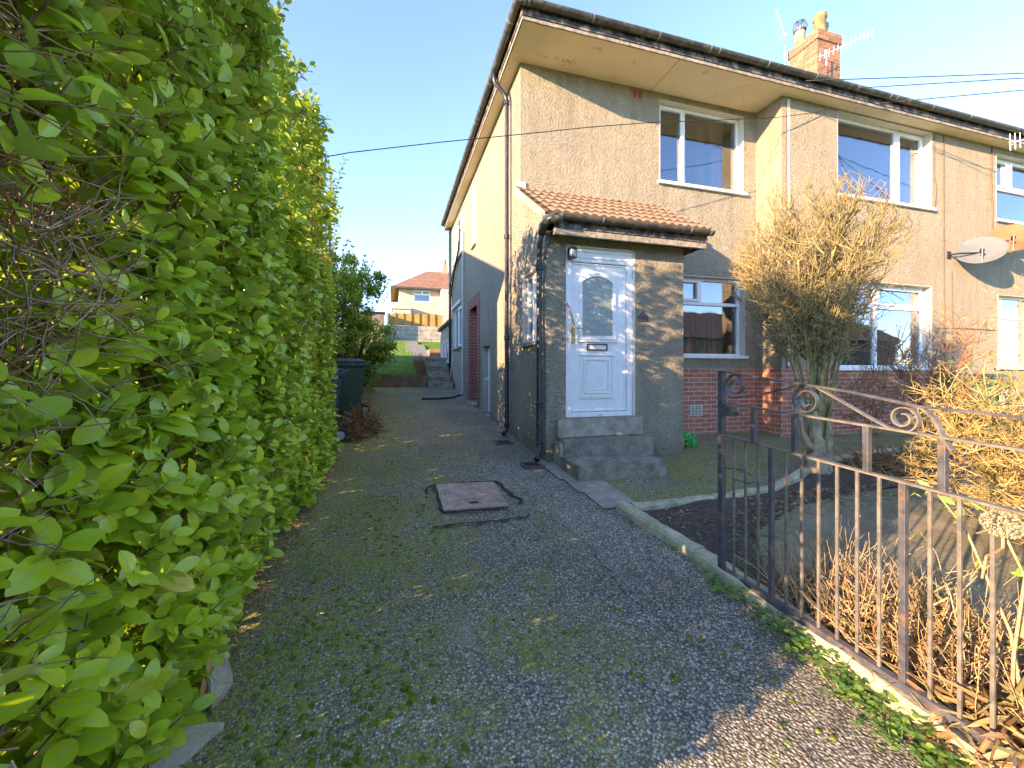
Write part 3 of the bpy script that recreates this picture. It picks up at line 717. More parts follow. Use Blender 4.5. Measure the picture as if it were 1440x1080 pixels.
curtain(5.12, 5.62, YF+.30, 1.7, 3.03, 'gold_curtain', 'sandy yellow curtain at the right of the lower window next to the porch', 8, .018)
curtain(4.15, 4.5, YF+.34, 1.7, 3.03, 'tan_curtain', 'brown curtain at the left of the lower window beside the porch', 6, .018)
t = thing('vertical_blind', 'thin cream vertical blind slats hanging in the lower window beside the porch', 'blind', (4.2,YF+.22,3.0))
b = MB(); b.box(4.15,5.75,YF+.21,YF+.24,2.99,3.02); b.build('head_rail', 'upvc_aged', t)
for i in range(11):
    x = 4.24+i*.108; b = MB(); b.box(x,x+.045,YF+.17,YF+.20,1.72,2.99); b.build('slat', 'net_curtain', t)
curtain(9.25, 9.60, YB+.26, 4.5, 5.90, 'net_curtain', 'cream curtain in the right-hand light of the upper bay window', 6, .02)
curtain(8.55, 9.62, YB+.30, 1.5, 3.0, 'net_curtain', 'pale net curtain on the right of the lower bay window', 9, .02)
curtain(7.35, 7.8, YB+.30, 1.5, 3.0, 'net_curtain', 'pale net curtain on the left of the lower bay window behind the bare shrub', 5, .02)
curtain(11.9, 13.0, YB+.26, 1.5, 3.0, 'net_curtain', 'white net curtain in the far right ground-floor window', 12, .015)

# front door
D = MB(); T = front(YP); D.T = T
fx0, fx1, fz0, fz1 = DO; k = .075; dp = .012
for q in [(fx0,fx0+k,fz0,fz1),(fx1-k,fx1,fz0,fz1),(fx0+k,fx1-k,fz0,fz0+.06),(fx0+k,fx1-k,fz1-.17,fz1)]: D.add(*ubox(*q, dp, dp+.07))
D.add(*ubox(fx0+.02,fx1-.02,fz1-.05,fz1-.03,dp-.012,dp)); D.add(*ubox(fx0+.03,fx1-.03,fz1-.125,fz1-.105,dp-.010,dp))
door = D.build('front_door', 'upvc', H, bevel=.004)
lx0, lx1, lz0, lz1 = fx0+k+.004, fx1-k-.004, fz0+.064, fz1-.174
L = MB(); L.T = T; st = .095
L.add(*ubox(lx0,lx1,lz0,lz1,dp+.030,dp+.060))
leafo = L.build('door_leaf', 'upvc', door)
def frame_ring(mb, a, b_, c, d, k, w0, w1, arch=0.0, n=14):
    """raised moulding ring, optionally with an arched head"""
    def loop(off):
        A, B, C_, D_ = a+off, b_-off, c+off, d-off
        pts = [(A,C_),(B,C_),(B,D_-arch if arch else D_)]
        if arch:
            for i in range(1, n):
                t = i/n; x = B+(A-B)*t; pts.append((x, D_-arch+arch*(1-(2*t-1)**2)))
        pts.append((A, D_-arch if arch else D_)); return pts
    o = loop(0); i_ = loop(k); m = len(o)
    vs = [(x,z,w0) for x,z in o]+[(x,z,w0) for x,z in i_]+[(x,z,w1) for x,z in o]+[(x,z,w1) for x,z in i_]
    fs = []
    for j in range(m):
        q = (j+1)%m; fs += [(j,q,m+q,m+j),(2*m+j,3*m+j,3*m+q,2*m+q),(j,2*m+j,2*m+q,q),(m+j,m+q,3*m+q,3*m+j)]
    mb.add(vs, fs); return i_
md = MB(); md.T = T
frame_ring(md, lx0+.004, lx1-.004, lz0+.004, lz1-.004, .022, dp+.018, dp+.031)
frame_ring(md, 2.225, 2.735, 1.86, 2.70, .045, dp+.010, dp+.031, .075)
frame_ring(md, 2.255, 2.700, 1.14, 1.665, .014, dp+.018, dp+.031)
frame_ring(md, 2.295, 2.66, 1.18, 1.625, .030, dp+.012, dp+.031)
md.add(*ubox(2.335,2.62,1.22,1.585,dp+.020,dp+.0305))
md.add(*ubox(2.235,2.72,1.655,1.672,dp+.010,dp+.029)); md.add(*ubox(2.235,2.72,1.118,1.135,dp+.010,dp+.029))
md.add(*ubox(2.20,2.76,1.825,1.845,dp+.006,dp+.029))
md.build('door_moulding', 'upvc', door, bevel=.003)
g = MB(); g.T = T; gp = [(2.268,1.90),(2.692,1.90),(2.692,2.58)]+[(2.692-.424*i/14, 2.58+.075*(1-(2*i/14-1)**2)) for i in range(1,14)]+[(2.268,2.58)]
g.add([(x,z,dp+.0262) for x,z in gp], [tuple(range(len(gp)))]); g.build('door_glass', 'obscured_glass', door, recalc=False)
g = MB(); g.T = T
cpts = [(2.44+.10*t, 2.235+.06*math.sin(t*6.3), dp+.024) for t in [i/12-.2 for i in range(13)]]
g.tube(cpts, .003, 4); g.build('glass_etching', 'upvc', door)
g = MB(); g.T = T; frame_ring(g, 2.335, 2.615, 1.725, 1.805, .012, dp+.006, dp+.031); lp = g.build('letter_plate', 'black_metal', door)
g = MB(); g.T = T; g.add(*ubox(2.346,2.604,1.736,1.794,dp+.016,dp+.0305)); g.build('flap', 'upvc_aged', lp)
g = MB(); g.T = T; g.add(*ubox(2.125,2.150,1.80,2.06,-.012,dp-.001)); hd = g.build('door_handle', 'brass', door, bevel=.004)
g = MB(); g.tube([(2.137,4.655,1.99),(2.137,4.615,1.99),(2.16,4.605,1.99),(2.265,4.605,1.975)], .008, 8); g.build('lever', 'brass', hd, smooth=True)
g = MB(); g.tube([(2.06,4.66,2.30),(2.05,4.62,2.26),(2.085,4.60,2.14),(2.11,4.60,2.06),(2.085,4.62,1.95),(2.06,4.66,1.84)], [.006,.012,.012,.008,.005,.005], 8); g.build('grab_handle', 'wood_handle', door, smooth=True)
g = MB(); g.T = T; g.add(*ubox(2.48,2.54,.905,.915,dp-.002,dp+.001)); g.build('drain_slot', 'plastic_grey', door)
g = MB(); g.T = T; g.add(*ubox(fx0+.0,fx1,fz1-.003,fz1+.02,-.012,.02)); g.add(*ubox(fx1-.002,fx1+.035,fz0,fz1,-.004,.02)); g.build('door_surround', 'painted_reveal', H)
# plaque by the door
g = MB(); g.T = T; pts = [(3.045,2.105),(3.185,2.105),(3.185,2.18),(3.15,2.205),(3.115,2.235),(3.08,2.205),(3.045,2.18)]
g.add([(x,z,-.012) for x,z in pts]+[(x,z,-.001) for x,z in pts], [tuple(range(7))]+[tuple(range(7,14))]+[(i,(i+1)%7,7+(i+1)%7,7+i) for i in range(7)]); g.build('door_plaque', 'dark_slate', H)
# air bricks
def slots(name, mat, a, b_, c, d, y, rows, cols):
    g = MB(); g.T = front(y); g.add(*ubox(a,b_,c,d,-.004,.0)); o = g.build(name, mat, H)
    s = MB(); s.T = front(y)
    for i in range(rows):
        for j in range(cols):
            u = a+.02+(b_-a-.04)*(j+.15)/cols; v = c+.012+(d-c-.024)*(i+.2)/rows
            s.add(*ubox(u,u+(b_-a-.04)*.7/cols,v,v+(d-c-.024)*.5/rows,-.0065,-.0045))
    s.build('vent_slots', 'black_metal' if name=='wall_vent' else 'concrete_dark', o)
slots('wall_vent', 'terracotta', 3.59, 3.82, 5.755, 5.90, YF-.002, 5, 2)
slots('air_brick', 'airbrick', 4.69, 4.94, .72, .895, YF-.008, 6, 3)

# side wall: brick-arched doorway, cupboard door
b = MB(); b.T = side(XS-.012)
for q in [(8.60,8.86,.55,2.92),(9.80,10.06,.55,2.92),(8.60,10.06,2.92,3.16)]: b.add(*ubox(*q, 0, .01))
b.T = side(XS); dd = (8.86,9.80,.72,2.92)
b.add([(8.86,.55,0),(8.86,.55,.35),(8.86,2.92,.35),(8.86,2.92,0)], [(0,1,2,3)]); b.add([(9.80,.55,0),(9.80,.55,.35),(9.80,2.92,.35),(9.80,2.92,0)], [(0,1,2,3)])
b.build('brick_surround', 'brick_red_painted', H, recalc=False)
b = MB(); b.T = side(XS); b.add(*ubox(8.86,9.80,.5,2.92,.34,.38)); b.build('side_door', 'painted_reveal', H)
b = MB(); b.T = side(XS); b.add(*ubox(8.80,9.86,.45,.73,-.09,.34)); b.build('side_step', 'concrete', H, bevel=.01)
b = MB(); b.T = side(XS); b.add(*ubox(7.64,8.30,.5,1.96,.16,.2)); b.add([(7.64,.5,0),(7.64,.5,.2),(7.64,1.96,.2),(7.64,1.96,0)],[(0,1,2,3)]); b.add([(8.30,.5,0),(8.30,.5,.2),(8.30,1.96,.2),(8.30,1.96,0)],[(0,1,2,3)])
b.add([(7.64,1.96,0),(8.30,1.96,0),(8.30,1.96,.2),(7.64,1.96,.2)],[(0,1,2,3)]); b.build('cupboard_recess', 'render_blank', H, recalc=False)
b = MB(); b.T = side(XS); b.add(*ubox(7.69,8.27,.62,1.93,.10,.13)); cd = b.build('cupboard_door', 'upvc', H, bevel=.004)
b = MB(); b.T = side(XS); b.add(*ubox(8.17,8.20,1.28,1.32,.03,.10)); b.build('handle', 'upvc_aged', cd)
b = MB(); b.T = side(XS); b.add(*ubox(7.55,8.35,.45,.60,-.02,.15)); b.build('cupboard_sill', 'concrete', H, bevel=.01)

# rainwater and waste pipes
def collar(mb, x, y, z, r=.048): mb.lathe((x,y,z-.035), [(r*.86,0),(r,.008),(r,.02),(r*.88,.025),(r*.88,.045),(r,.05),(r,.062),(r*.8,.07)], 14)
def pipe(name, mat, pts, r, cols=(), parent=H, n=12):
    p = MB(); p.tube(pts, r, n); o = p.build(name, mat, parent, smooth=True)
    for c in cols:
        q = MB(); collar(q, *c, r=r*1.4); q.build('pipe_collar', mat, o, smooth=False)
    return o
px, py = 1.70, 6.16
dp1 = pipe('downpipe', 'pipe_black', [(1.50,py,6.05),(1.50,py,5.96),(1.515,py,5.90),(1.64,py,5.78),(1.695,py,5.70),(px,py,5.60),(px,py,.60),(px-.02,py-.03,.545),(px-.08,py-.08,.49)], .033, [(px,py,5.63),(px,py,3.55),(px,py,1.98),(px,py,.62)])
px, py = 1.705, 4.70
dp2 = pipe('downpipe', 'pipe_black', [(1.70,4.58,3.13),(1.69,4.64,3.0),(1.705,4.70,2.86),(px,py,2.75),(px,py,.62),(px-.01,py-.03,.52),(px-.05,py-.10,.44),(px-.08,py-.14,.42)], .034, [(px,py,2.72),(px,py,1.05),(px,py,.57)])
pipe('swan_neck', 'gutter', [(1.80,4.55,3.12),(1.77,4.60,2.97),(1.755,4.62,2.85),(1.76,4.64,2.80)], .010, n=6)
pipe('downpipe', 'pipe_grey', [(XS-.06,10.45,5.05),(XS-.06,10.45,1.0),(XS-.08,10.42,.88),(XS-.14,10.38,.84)], .03, [(XS-.06,10.45,2.55),(XS-.06,10.45,1.6)])
pipe('hose', 'cable_black', [(XS-.10,10.40,.855),(XS-.35,10.2,.80),(XS-.7,10.1,.785),(XS-1.1,10.15,.785)], .025)
pipe('downpipe', 'pipe_black', [(XS-.06,12.9,5.95),(XS-.06,12.9,1.0)], .04, [(XS-.06,12.9,3.9)])
pipe('waste_pipe', 'pipe_black', [(XS-.06,10.9,5.25),(XS-.06,11.2,4.75),(XS-.07,11.9,4.35),(XS-.06,12.8,3.75)], .028)
pipe('waste_pipe', 'pipe_black', [(XS-.05,11.3,4.72),(XS-.05,12.3,4.42),(XS-.05,12.8,4.2)], .02)
pipe('waste_pipe', 'pipe_grey', [(XS-.04,12.2,1.9),(XS-.06,12.25,1.7),(XS-.18,12.4,.98)], .03)
pipe('wall_cable', 'cable_brown', [(9.98,YB-.01,5.9),(9.985,YB-.01,4.0),(10.0,YB-.01,2.6),(10.02,YB-.01,1.5)], .008, n=5)
pipe('wall_cable', 'cable_brown', [(10.22,YB-.01,3.35),(10.23,YB-.01,2.6),(10.26,YB-.01,1.55)], .007, n=5)
pipe('wall_cable', 'cable_brown', [(9.72,YB-.012,5.86),(9.71,YB-.012,5.2),(9.78,YB-.012,4.9),(9.74,YB-.012,4.5)], .005, n=5)
pipe('wall_cable', 'cable_brown', [(11.42,YB-.01,5.9),(11.38,YB-.01,5.3),(11.44,YB-.01,4.6),(11.43,YB-.01,3.9)], .012, n=5)
pipe('wall_cable', 'cable_brown', [(9.75,YB-.01,2.27),(10.6,YB-.01,2.28),(11.5,YB-.01,2.27)], .008, n=5)
pipe('wall_cable', 'cable_brown', [(XR+.09,YB-.01,5.9),(XR+.09,YB-.01,3.0),(XR+.10,YB-.01,1.5)], .006, n=5)
# drain surrounds at the foot of the pipes
for i,(x0,y0) in enumerate([(1.40,5.62),(1.46,4.50)]):
    g = gz(x0,y0); b = MB(); b.box(x0,x0+.26,y0,y0+.26,g-.02,g+.018); s = b.build('drain_kerb', 'drain_red', H, bevel=.01)
    b = MB(); b.box(x0+.04,x0+.22,y0+.04,y0+.22,g+.018,g+.021); b.build('drain_grate', 'tar', s)

# ------------------------------------------------------------------ small fixtures on the house
t = thing('wall_lantern', 'small black wall lantern at the top left corner of the white front door', 'lantern', (2.085,4.63,2.90))
g = MB(); g.box(2.055,2.115,4.635,4.648,2.83,2.96); g.build('back_plate', 'black_metal', t)
g = MB()
for dx, dy in ((-.036,-.036),(.036,-.036),(.036,.036),(-.036,.036)): g.tube([(2.085+dx,4.575+dy,2.84),(2.085+dx*1.15,4.575+dy*1.15,2.94)], .004, 5)
g.box(2.04,2.13,4.53,4.62,2.832,2.842); g.lathe((2.085,4.575,2.94), [(.062,0),(.05,.018),(.012,.03),(.01,.04)], 8); g.tube([(2.085,4.575,2.975),(2.085,4.61,2.985),(2.085,4.64,2.95)], .005, 6); g.build('cage', 'black_metal', t)
g = MB(); g.lathe((2.085,4.575,2.843), [(.028,0),(.033,.095)], 12); g.build('lantern_glass', 'lamp_glass', t, smooth=True)

def dish(label, c, nrm, rad, mat, wall_y, lnb_mat='plastic_grey'):
    c = Vector(c); nrm = Vector(nrm).normalized(); t = thing('satellite_dish', label, 'satellite dish', (c.x, wall_y, c.z), 'satellite dishes on the front wall')
    prof = []; 
    for i in range(9): r = rad*i/8; prof.append((max(r,.002), .16*rad*(i/8)**2))
    prof += [(rad*1.015,.165*rad),(rad*1.015,.15*rad)]
    for i in range(8,-1,-1): r = rad*i/8; prof.append((max(r*.995,.002), .16*rad*(i/8)**2-.01))
    g = MB(); g.lathe(c, prof, 36, nrm, cap=False); g.build('reflector', mat, t, smooth=True)
    side_ = Vector((0,0,-1)); low = (side_-nrm*side_.dot(nrm)).normalized()
    f = c+nrm*rad*.75+low*rad*.45
    g = MB(); g.tube([c+low*rad*.92+nrm*.03, f], .009, 6); g.build('lnb_arm', lnb_mat, t)
    g = MB(); g.lathe(f-nrm*.05, [(.02,0),(.032,.0),(.032,.06),(.018,.09)], 12, -nrm); g.build('lnb', 'black_metal', t, smooth=True)
    g = MB(); b0 = Vector((c.x-.38, wall_y, c.z-.02)); g.tube([b0, b0+Vector((.02,-.12,0)), c-nrm*.02], .016, 8); g.box(b0.x-.05,b0.x+.05,wall_y-.012,wall_y-.002,b0.z-.07,b0.z+.07); g.build('bracket', 'black_metal', t)
dish('pale grey oval satellite dish on the wall above the gap between the lower windows', (10.52,4.93,3.68), (-.72,-.42,.58), .335, 'dish_grey', YB)
dish('rust-brown satellite dish at the right edge, behind the grey one', (11.42,4.93,3.98), (-.70,-.42,.60), .37, 'dish_rust', YB)

def yagi(label, mast, boom, n, el, vdir, loc_mat='aluminium', refl=None, grp='television aerials'):
    t = thing('television_aerial', label, 'aerial', mast[0], grp)
    g = MB(); g.tube(mast, .016, 8); g.build('mast', 'aluminium', t)
    a, b_ = Vector(boom[0]), Vector(boom[1]); g = MB(); g.tube([a,b_], .011, 6); g.build('boom', loc_mat, t)
    g = MB(); v = Vector(vdir).normalized()
    for i in range(n):
        c = a.lerp(b_, (i+.2)/(n-.6)); e = el*(1-.25*i/n); g.tube([c-v*e, c+v*e], .006, 5)
    g.build('elements', 'aluminium', t)
    if refl:
        g = MB(); u = Vector(refl).normalized()
        for q in (-1, 1):
            for i in range(4):
                c = a+(u*(.06*q*(i+.3)))+ (a-b_).normalized()*(-.03*i); g.tube([c-v*.17, c+v*.17], .006, 5)
        g.build('reflector', 'aluminium', t)
yagi('silver comb-like aerial on a short mast left of the brick chimney', [(9.80,8.3,9.0),(9.80,8.3,9.55),(9.79,8.3,10.2)], [(9.74,8.25,10.15),(9.34,8.15,10.62)], 9, .15, (.85,.1,.45), refl=(.25,.1,.95))
yagi('long white aerial crossing in front of the chimney and pointing right', [(10.16,7.5,8.9),(10.17,7.5,9.3)], [(9.86,7.45,9.02),(11.68,7.45,10.04)], 13, .11, (.05,-.05,1), refl=None)
yagi('white aerial fixed under the eaves at the right edge of the picture', [(11.2,4.83,5.72),(11.3,4.83,5.79)], [(11.08,4.80,5.74),(11.9,4.80,5.96)], 6, .15, (-.05,0,1))

# overhead wires
def wire(label, pts, r=.006, mat='cable_black', sag=0.0):
    a, b_ = Vector(pts[0]), Vector(pts[-1]); P = []
    if len(pts) == 2:
        for i in range(21):
            t = i/20; q = a.lerp(b_, t); q.z -= sag*4*t*(1-t); P.append(q)
    else: P = pts
    mb = MB(); mb.tube(P, r, 5); o = mb.build('overhead_wire', mat, None, smooth=True, base=tuple(Vector(P[0]))); tag(o, label, 'wire', 'overhead telephone wires'); return o
a0 = Vector((6.45,5.0,5.70)); 
wire('thin dark wire crossing from the left in front of the upper window beside the bay', [(6.9,5.16,5.80),(5.8,5.05,5.45),(4.6,4.99,5.17),(3.5,4.93,4.92),(2.5,4.88,4.66),(1.5,4.82,4.37),(.5,4.77,4.09),(-.44,4.72,3.81),(-2.4,4.72,3.15),(-4.27,4.77,2.5)], .0055)
wire('topmost of the three wires leaving the eaves to the right', [(6.16,4.86,5.97),(24,.4,7.23)], .007, sag=.05)
wire('middle of the three wires leaving the eaves to the right', [(7.13,4.90,6.06),(24,-1.2,6.56)], .007, sag=.05)
wire('lowest of the three wires, leaving the eaves right of the upper bay window', [(7.91,4.92,5.98),(24,-3.8,5.55)], .007, sag=.05)

# ------------------------------------------------------------------ outbuilding, steps, terrace, far houses
def gterr(y): return gz(0, y)
O = thing('outbuilding', 'low grey lean-to with white windows behind the far corner of the house', 'outbuilding', (2.0,13.05,1.3))
b = MB(); b.T = side(1.80); holed(b, 13.02, 16.4, .9, 3.0, [(13.4,16.1,1.75,2.55)]); b.T = None
b.quad((1.80,13.02,.9),(5,13.02,.9),(5,13.02,3.0),(1.80,13.02,3.0)); b.quad((1.80,16.4,.9),(5,16.4,.9),(5,16.4,3.0),(1.80,16.4,3.0)); b.quad((5,13.02,.9),(5,16.4,.9),(5,16.4,3.0),(5,13.02,3.0)); b.build('wall', 'roughcast', O, recalc=False)
window('ob', O, side(1.80), (13.4,16.1,1.75,2.55), [(14.2,),(15.1,)], [], dep=.03, sill_mat='upvc')
b = MB(); b.box(1.70,5.1,13.02,16.5,3.0,3.10); b.build('roof', 'tar', O)
# retaining wall and garden steps
b = MB(); b.box(-1.6,1.02,12.90,13.06,.8,1.32); o = subdivided(b, 'retaining_wall', 'retain_wall', None, 6, .012, 4, base=(-.3,12.95,.97)); tag(o, 'low reddish-brown retaining wall across the end of the driveway', 'wall')
st = thing('garden_steps', 'worn grey stone steps climbing beside the lean-to at the end of the driveway', 'steps', (1.4,12.9,.97))
for i in range(6):
    y = 12.30+i*.33; z = .97+(i+1)*.155
    b = MB(); b.box(1.03,1.74,y,y+.44,z-.22 if i else .85,z); subdivided(b, 'step', 'concrete_dark' if i%2 else 'concrete', st, 3, .012, 5)
in_poly([(.75,14.9),(1.75,14.9),(1.3,23.5),(.55,23.5)], 'concrete_dark', 'back_path', .03, .25, 0)
in_poly([(-1.3,13.08),(.80,13.08),(.72,23.5),(-1.3,23.5)], 'grass', 'lawn', .02, .15, .03)
gl = Leaves()
for i in range(9000):
    x = rng.uniform(-1.2,.8); y = 13.1+10.3*rng.random()**1.5; d = np.array([rng.normal()*.4, rng.normal()*.4, 1]); gl.add((x,y,gz(x,y)), d, rv(), rng.uniform(.04,.11), .012, rng.random()*.6+.4)
tag(gl.build('lawn_grass', 'weed_leaf', None, False), 'bright green rough lawn rising behind the low retaining wall', 'grass', kind='stuff')
# dry stems beside the steps
sk = Sticks()
for i in range(260):
    x = rng.uniform(.70,1.05); y = rng.uniform(13.1,15.2); p,_ = wob((x,y,gz(x,y)), (rng.normal()*.25, rng.normal()*.2-.1, 1), rng.uniform(.15,.55), 3, .2); sk.add(p, .006, .003)
tag(sk.build('dry_stems', 'twig_red', None), 'reddish dead stems between the lawn and the garden steps', 'dead stems', kind='stuff')
# block wall + orange fence
bw = thing('block_wall', 'grey blockwork wall at the top of the lawn under the orange fence', 'wall', (1,24,3.2))
for i in range(9):
    for j in range(4):
        b = MB(); x = -2.2+i*.62+(.31 if j%2 else 0)
        b.box(x+.008,x+.612,23.9,24.15,3.0+j*.25+.006,3.0+j*.25+.244); bb = b
        if i*4+j < 100: b.build('block', 'block_wall', bw)
fn = thing('fence', 'orange-brown panel fence with dark posts on top of the block wall', 'fence', (1.5,24.05,4.0))
for i in range(7):
    x = -.28+i*.44
    b = MB(); b.box(x+.03,x+.41,24.0,24.03,4.02,4.68); b.build('panel', 'orange_fence', fn)
    b = MB(); b.box(x-.025,x+.025,23.96,24.06,4.0,4.74); b.build('post', 'old_timber', fn)
sh = thing('garden_shed', 'dark timber shed end left of the block wall', 'shed', (-1.6,23,3))
b = MB(); b.box(-2.6,-.45,23.2,23.85,2.8,4.55); b.build('wall', 'block_wall_dark', sh)
b = MB(); b.box(-2.7,-.40,23.1,23.9,4.55,4.62); b.build('roof', 'tar', sh)
# raised bed and pots by the path
b = MB(); b.box(1.45,1.95,17.2,19.6,2.0,2.35); o = b.build('planter', 'red_brick_loose', base=(1.7,18,2.0)); tag(o, 'small low brick planter beside the back garden path', 'planter')
# far house
F = thing('neighbouring_house', 'cream rendered house with orange-brown hipped roof on the hill beyond the back garden', 'house', (3,34,4.4))
b = MB(); b.T = front(34.0); holed(b, .47, 8.5, 3.9, 8.05, [(1.62,2.95,7.0,7.95)]); b.T = side(.47); holed(b, 34.0, 41, 3.9, 8.05, [(34.6,36.0,7.0,7.9)]); b.build('wall', 'far_render', F, recalc=False)
window('f1', F, front(34.0), (1.62,2.95,7.0,7.95), [(2.28,7.65,7.9)], [(1.7,2.88,7.62)], fw=.09, dep=.05)
window('f2', F, side(.47), (34.6,36.0,7.0,7.9), [], [(34.7,35.9,7.6)], fw=.09, dep=.05)
b = MB(); b.quad((-.15,33.4,8.05),(9,33.4,8.05),(9,37.2,10.3),(2.9,37.2,10.3)); b.quad((-.15,41.2,8.05),(-.15,33.4,8.05),(2.9,37.2,10.3),(2.9,37.2,10.301)); b.quad((9,41.2,8.05),(-.15,41.2,8.05),(2.9,37.2,10.3),(9,37.2,10.3)); frf = b.build('roof', 'roof_tiles_far', F, recalc=False)
b = MB(); b.box(-.18,9,33.36,33.42,7.95,8.08); b.box(-.18,-.12,33.42,41.2,7.95,8.08); b.build('gutter', 'gutter', F)
b = MB(); b.box(4.25,4.75,36.9,37.4,9.8,10.9); c_ = b.build('chimney', 'clay_pot', frf); b = MB(); b.lathe((4.5,37.15,10.9), [(.14,0),(.11,.5)], 10); b.build('chimney_pot', 'clay_pot_mossy', c_)
b = MB(); b.box(3.7,8,32.6,33.98,4.0,7.9); b.build('side_wing', 'orange_fence' if False else 'far_render', F)
b = MB(); b.box(.0,1.3,32.0,33.9,4.0,6.1); b.prism([(-.1,31.9,6.1),(1.4,31.9,6.1),(.65,31.9,6.7)], (0,2.05,0)); b.build('entrance_porch', 'far_render', F)
# house beyond the hedge whose roof shades the drive
NH = thing('bungalow', 'rendered house standing beyond the tall hedge on the left', 'house', (-4.3,8,.5))
b = MB(); b.poly([(-4.25,4.75,-.5),(-4.25,13.3,-.5),(-4.25,13.3,4.52),(-4.25,9.0,6.18),(-4.25,4.75,4.62)]); b.box(-11,-4.26,4.76,13.3,-.5,4.5); b.build('wall', 'far_render', NH)
b = MB()
b.prism([(-4.0,4.35,4.54),(-4.0,9.0,6.225),(-4.0,9.0,6.325),(-4.0,4.35,4.64)], (-7.2,0,0)); b.prism([(-4.0,9.0,6.225),(-4.0,13.7,4.52),(-4.0,13.7,4.62),(-4.0,9.0,6.325)], (-7.2,0,0)); b.build('roof', 'roof_tiles_far', NH)

# ------------------------------------------------------------------ manhole, cracks
t = thing('manhole_cover', 'rusty square chequered steel manhole cover set in the driveway', 'manhole cover', (.68,3.78,.285))
def gq(x,y,dz): return (x,y,gz(x,y)+dz)
cs = [(.41,4.14),(.99,4.08),(.97,3.47),(.41,3.49)]
b = MB(); b.add([gq(x,y,.018) for x,y in cs]+[gq(x,y,.03) for x,y in cs], [(0,1,2,3),(4,5,6,7),(0,1,5,4),(1,2,6,5),(2,3,7,6),(3,0,4,7)])
for i in range(12):
    for j in range(13):
        u = .45+.48*(i+.5)/12; v = 3.53+.55*(j+.5)/13
        if abs(u-.69)<.05 and abs(v-3.60)<.04: continue
        dx, dy = (.015,.005) if (i+j)%2 else (.005,.015)
        b.add([gq(u-dx,v-dy,.030),gq(u+dx,v-dy,.030),gq(u+dx,v+dy,.030),gq(u-dx,v+dy,.030),gq(u-dx*.6,v-dy*.6,.0345),gq(u+dx*.6,v-dy*.6,.0345),gq(u+dx*.6,v+dy*.6,.0345),gq(u-dx*.6,v+dy*.6,.0345)], [(4,5,6,7),(0,1,5,4),(1,2,6,5),(2,3,7,6),(3,0,4,7)])
b.build('plate', 'manhole_steel', t)
b = MB(); b.add([gq(.65,3.57,.031),gq(.73,3.57,.031),gq(.73,3.62,.031),gq(.65,3.62,.031)], [(0,1,2,3)]); b.build('key_slot', 'tar', t, recalc=False)
def crack(pts, w, seed):
    mb = MB(); P = [Vector((x,y,0)) for x,y in pts]; n = 0
    for i in range(len(P)-1):
        k = max(2, int((P[i+1]-P[i]).length/.02))
        for j in range(k): 
            c = P[i].lerp(P[i+1], j/k); d = (P[i+1]-P[i]).normalized(); s = Vector((-d.y,d.x,0))
            ww = w*(.25+1.1*abs(noise.noise(Vector((c.x*11,c.y*11,seed))))+.35*random.random()); c = c+s*noise.noise(Vector((c.x*7,c.y*7,seed+5)))*.035
            for q in (c-s*ww, c+s*ww): mb.v.append((q.x,q.y,gz(q.x,q.y)+.0125+.004*noise.noise(q*9)))
            n += 1
    for i in range(n-1): mb.f.append((2*i,2*i+1,2*i+3,2*i+2))
    return mb
cr = crack([(.30,3.95),(.35,4.17),(.7,4.17),(1.02,4.15),(1.06,3.9),(1.13,3.6),(1.10,3.5)], .028, 1)
c2 = crack([(.30,3.24),(.55,3.25),(.8,3.24),(1.05,3.26),(1.12,3.32)], .016, 4); o0 = len(cr.v); cr.v += c2.v; cr.f += [tuple(i+o0 for i in f) for f in c2.f]
c3 = crack([(.395,4.14),(.395,3.8),(.395,3.46),(.7,3.45),(.99,3.445)], .009, 7); o0 = len(cr.v); cr.v += c3.v; cr.f += [tuple(i+o0 for i in f) for f in c3.f]
for k_, pts_ in enumerate(([(1.22,3.3),(1.36,2.8),(1.30,2.1),(1.46,1.4),(1.40,.9)], [(-.15,5.25),(.5,5.0),(1.1,5.12),(1.5,4.9)], [(1.15,3.7),(1.5,3.85),(1.75,3.8)])):
    c_k = crack(pts_, .0035, 11+k_*3); o0 = len(cr.v); cr.v += c_k.v; cr.f += [tuple(i+o0 for i in f) for f in c_k.f]
tag(cr.build('tarmac_crack', 'tar', None, recalc=False), kind='structure')

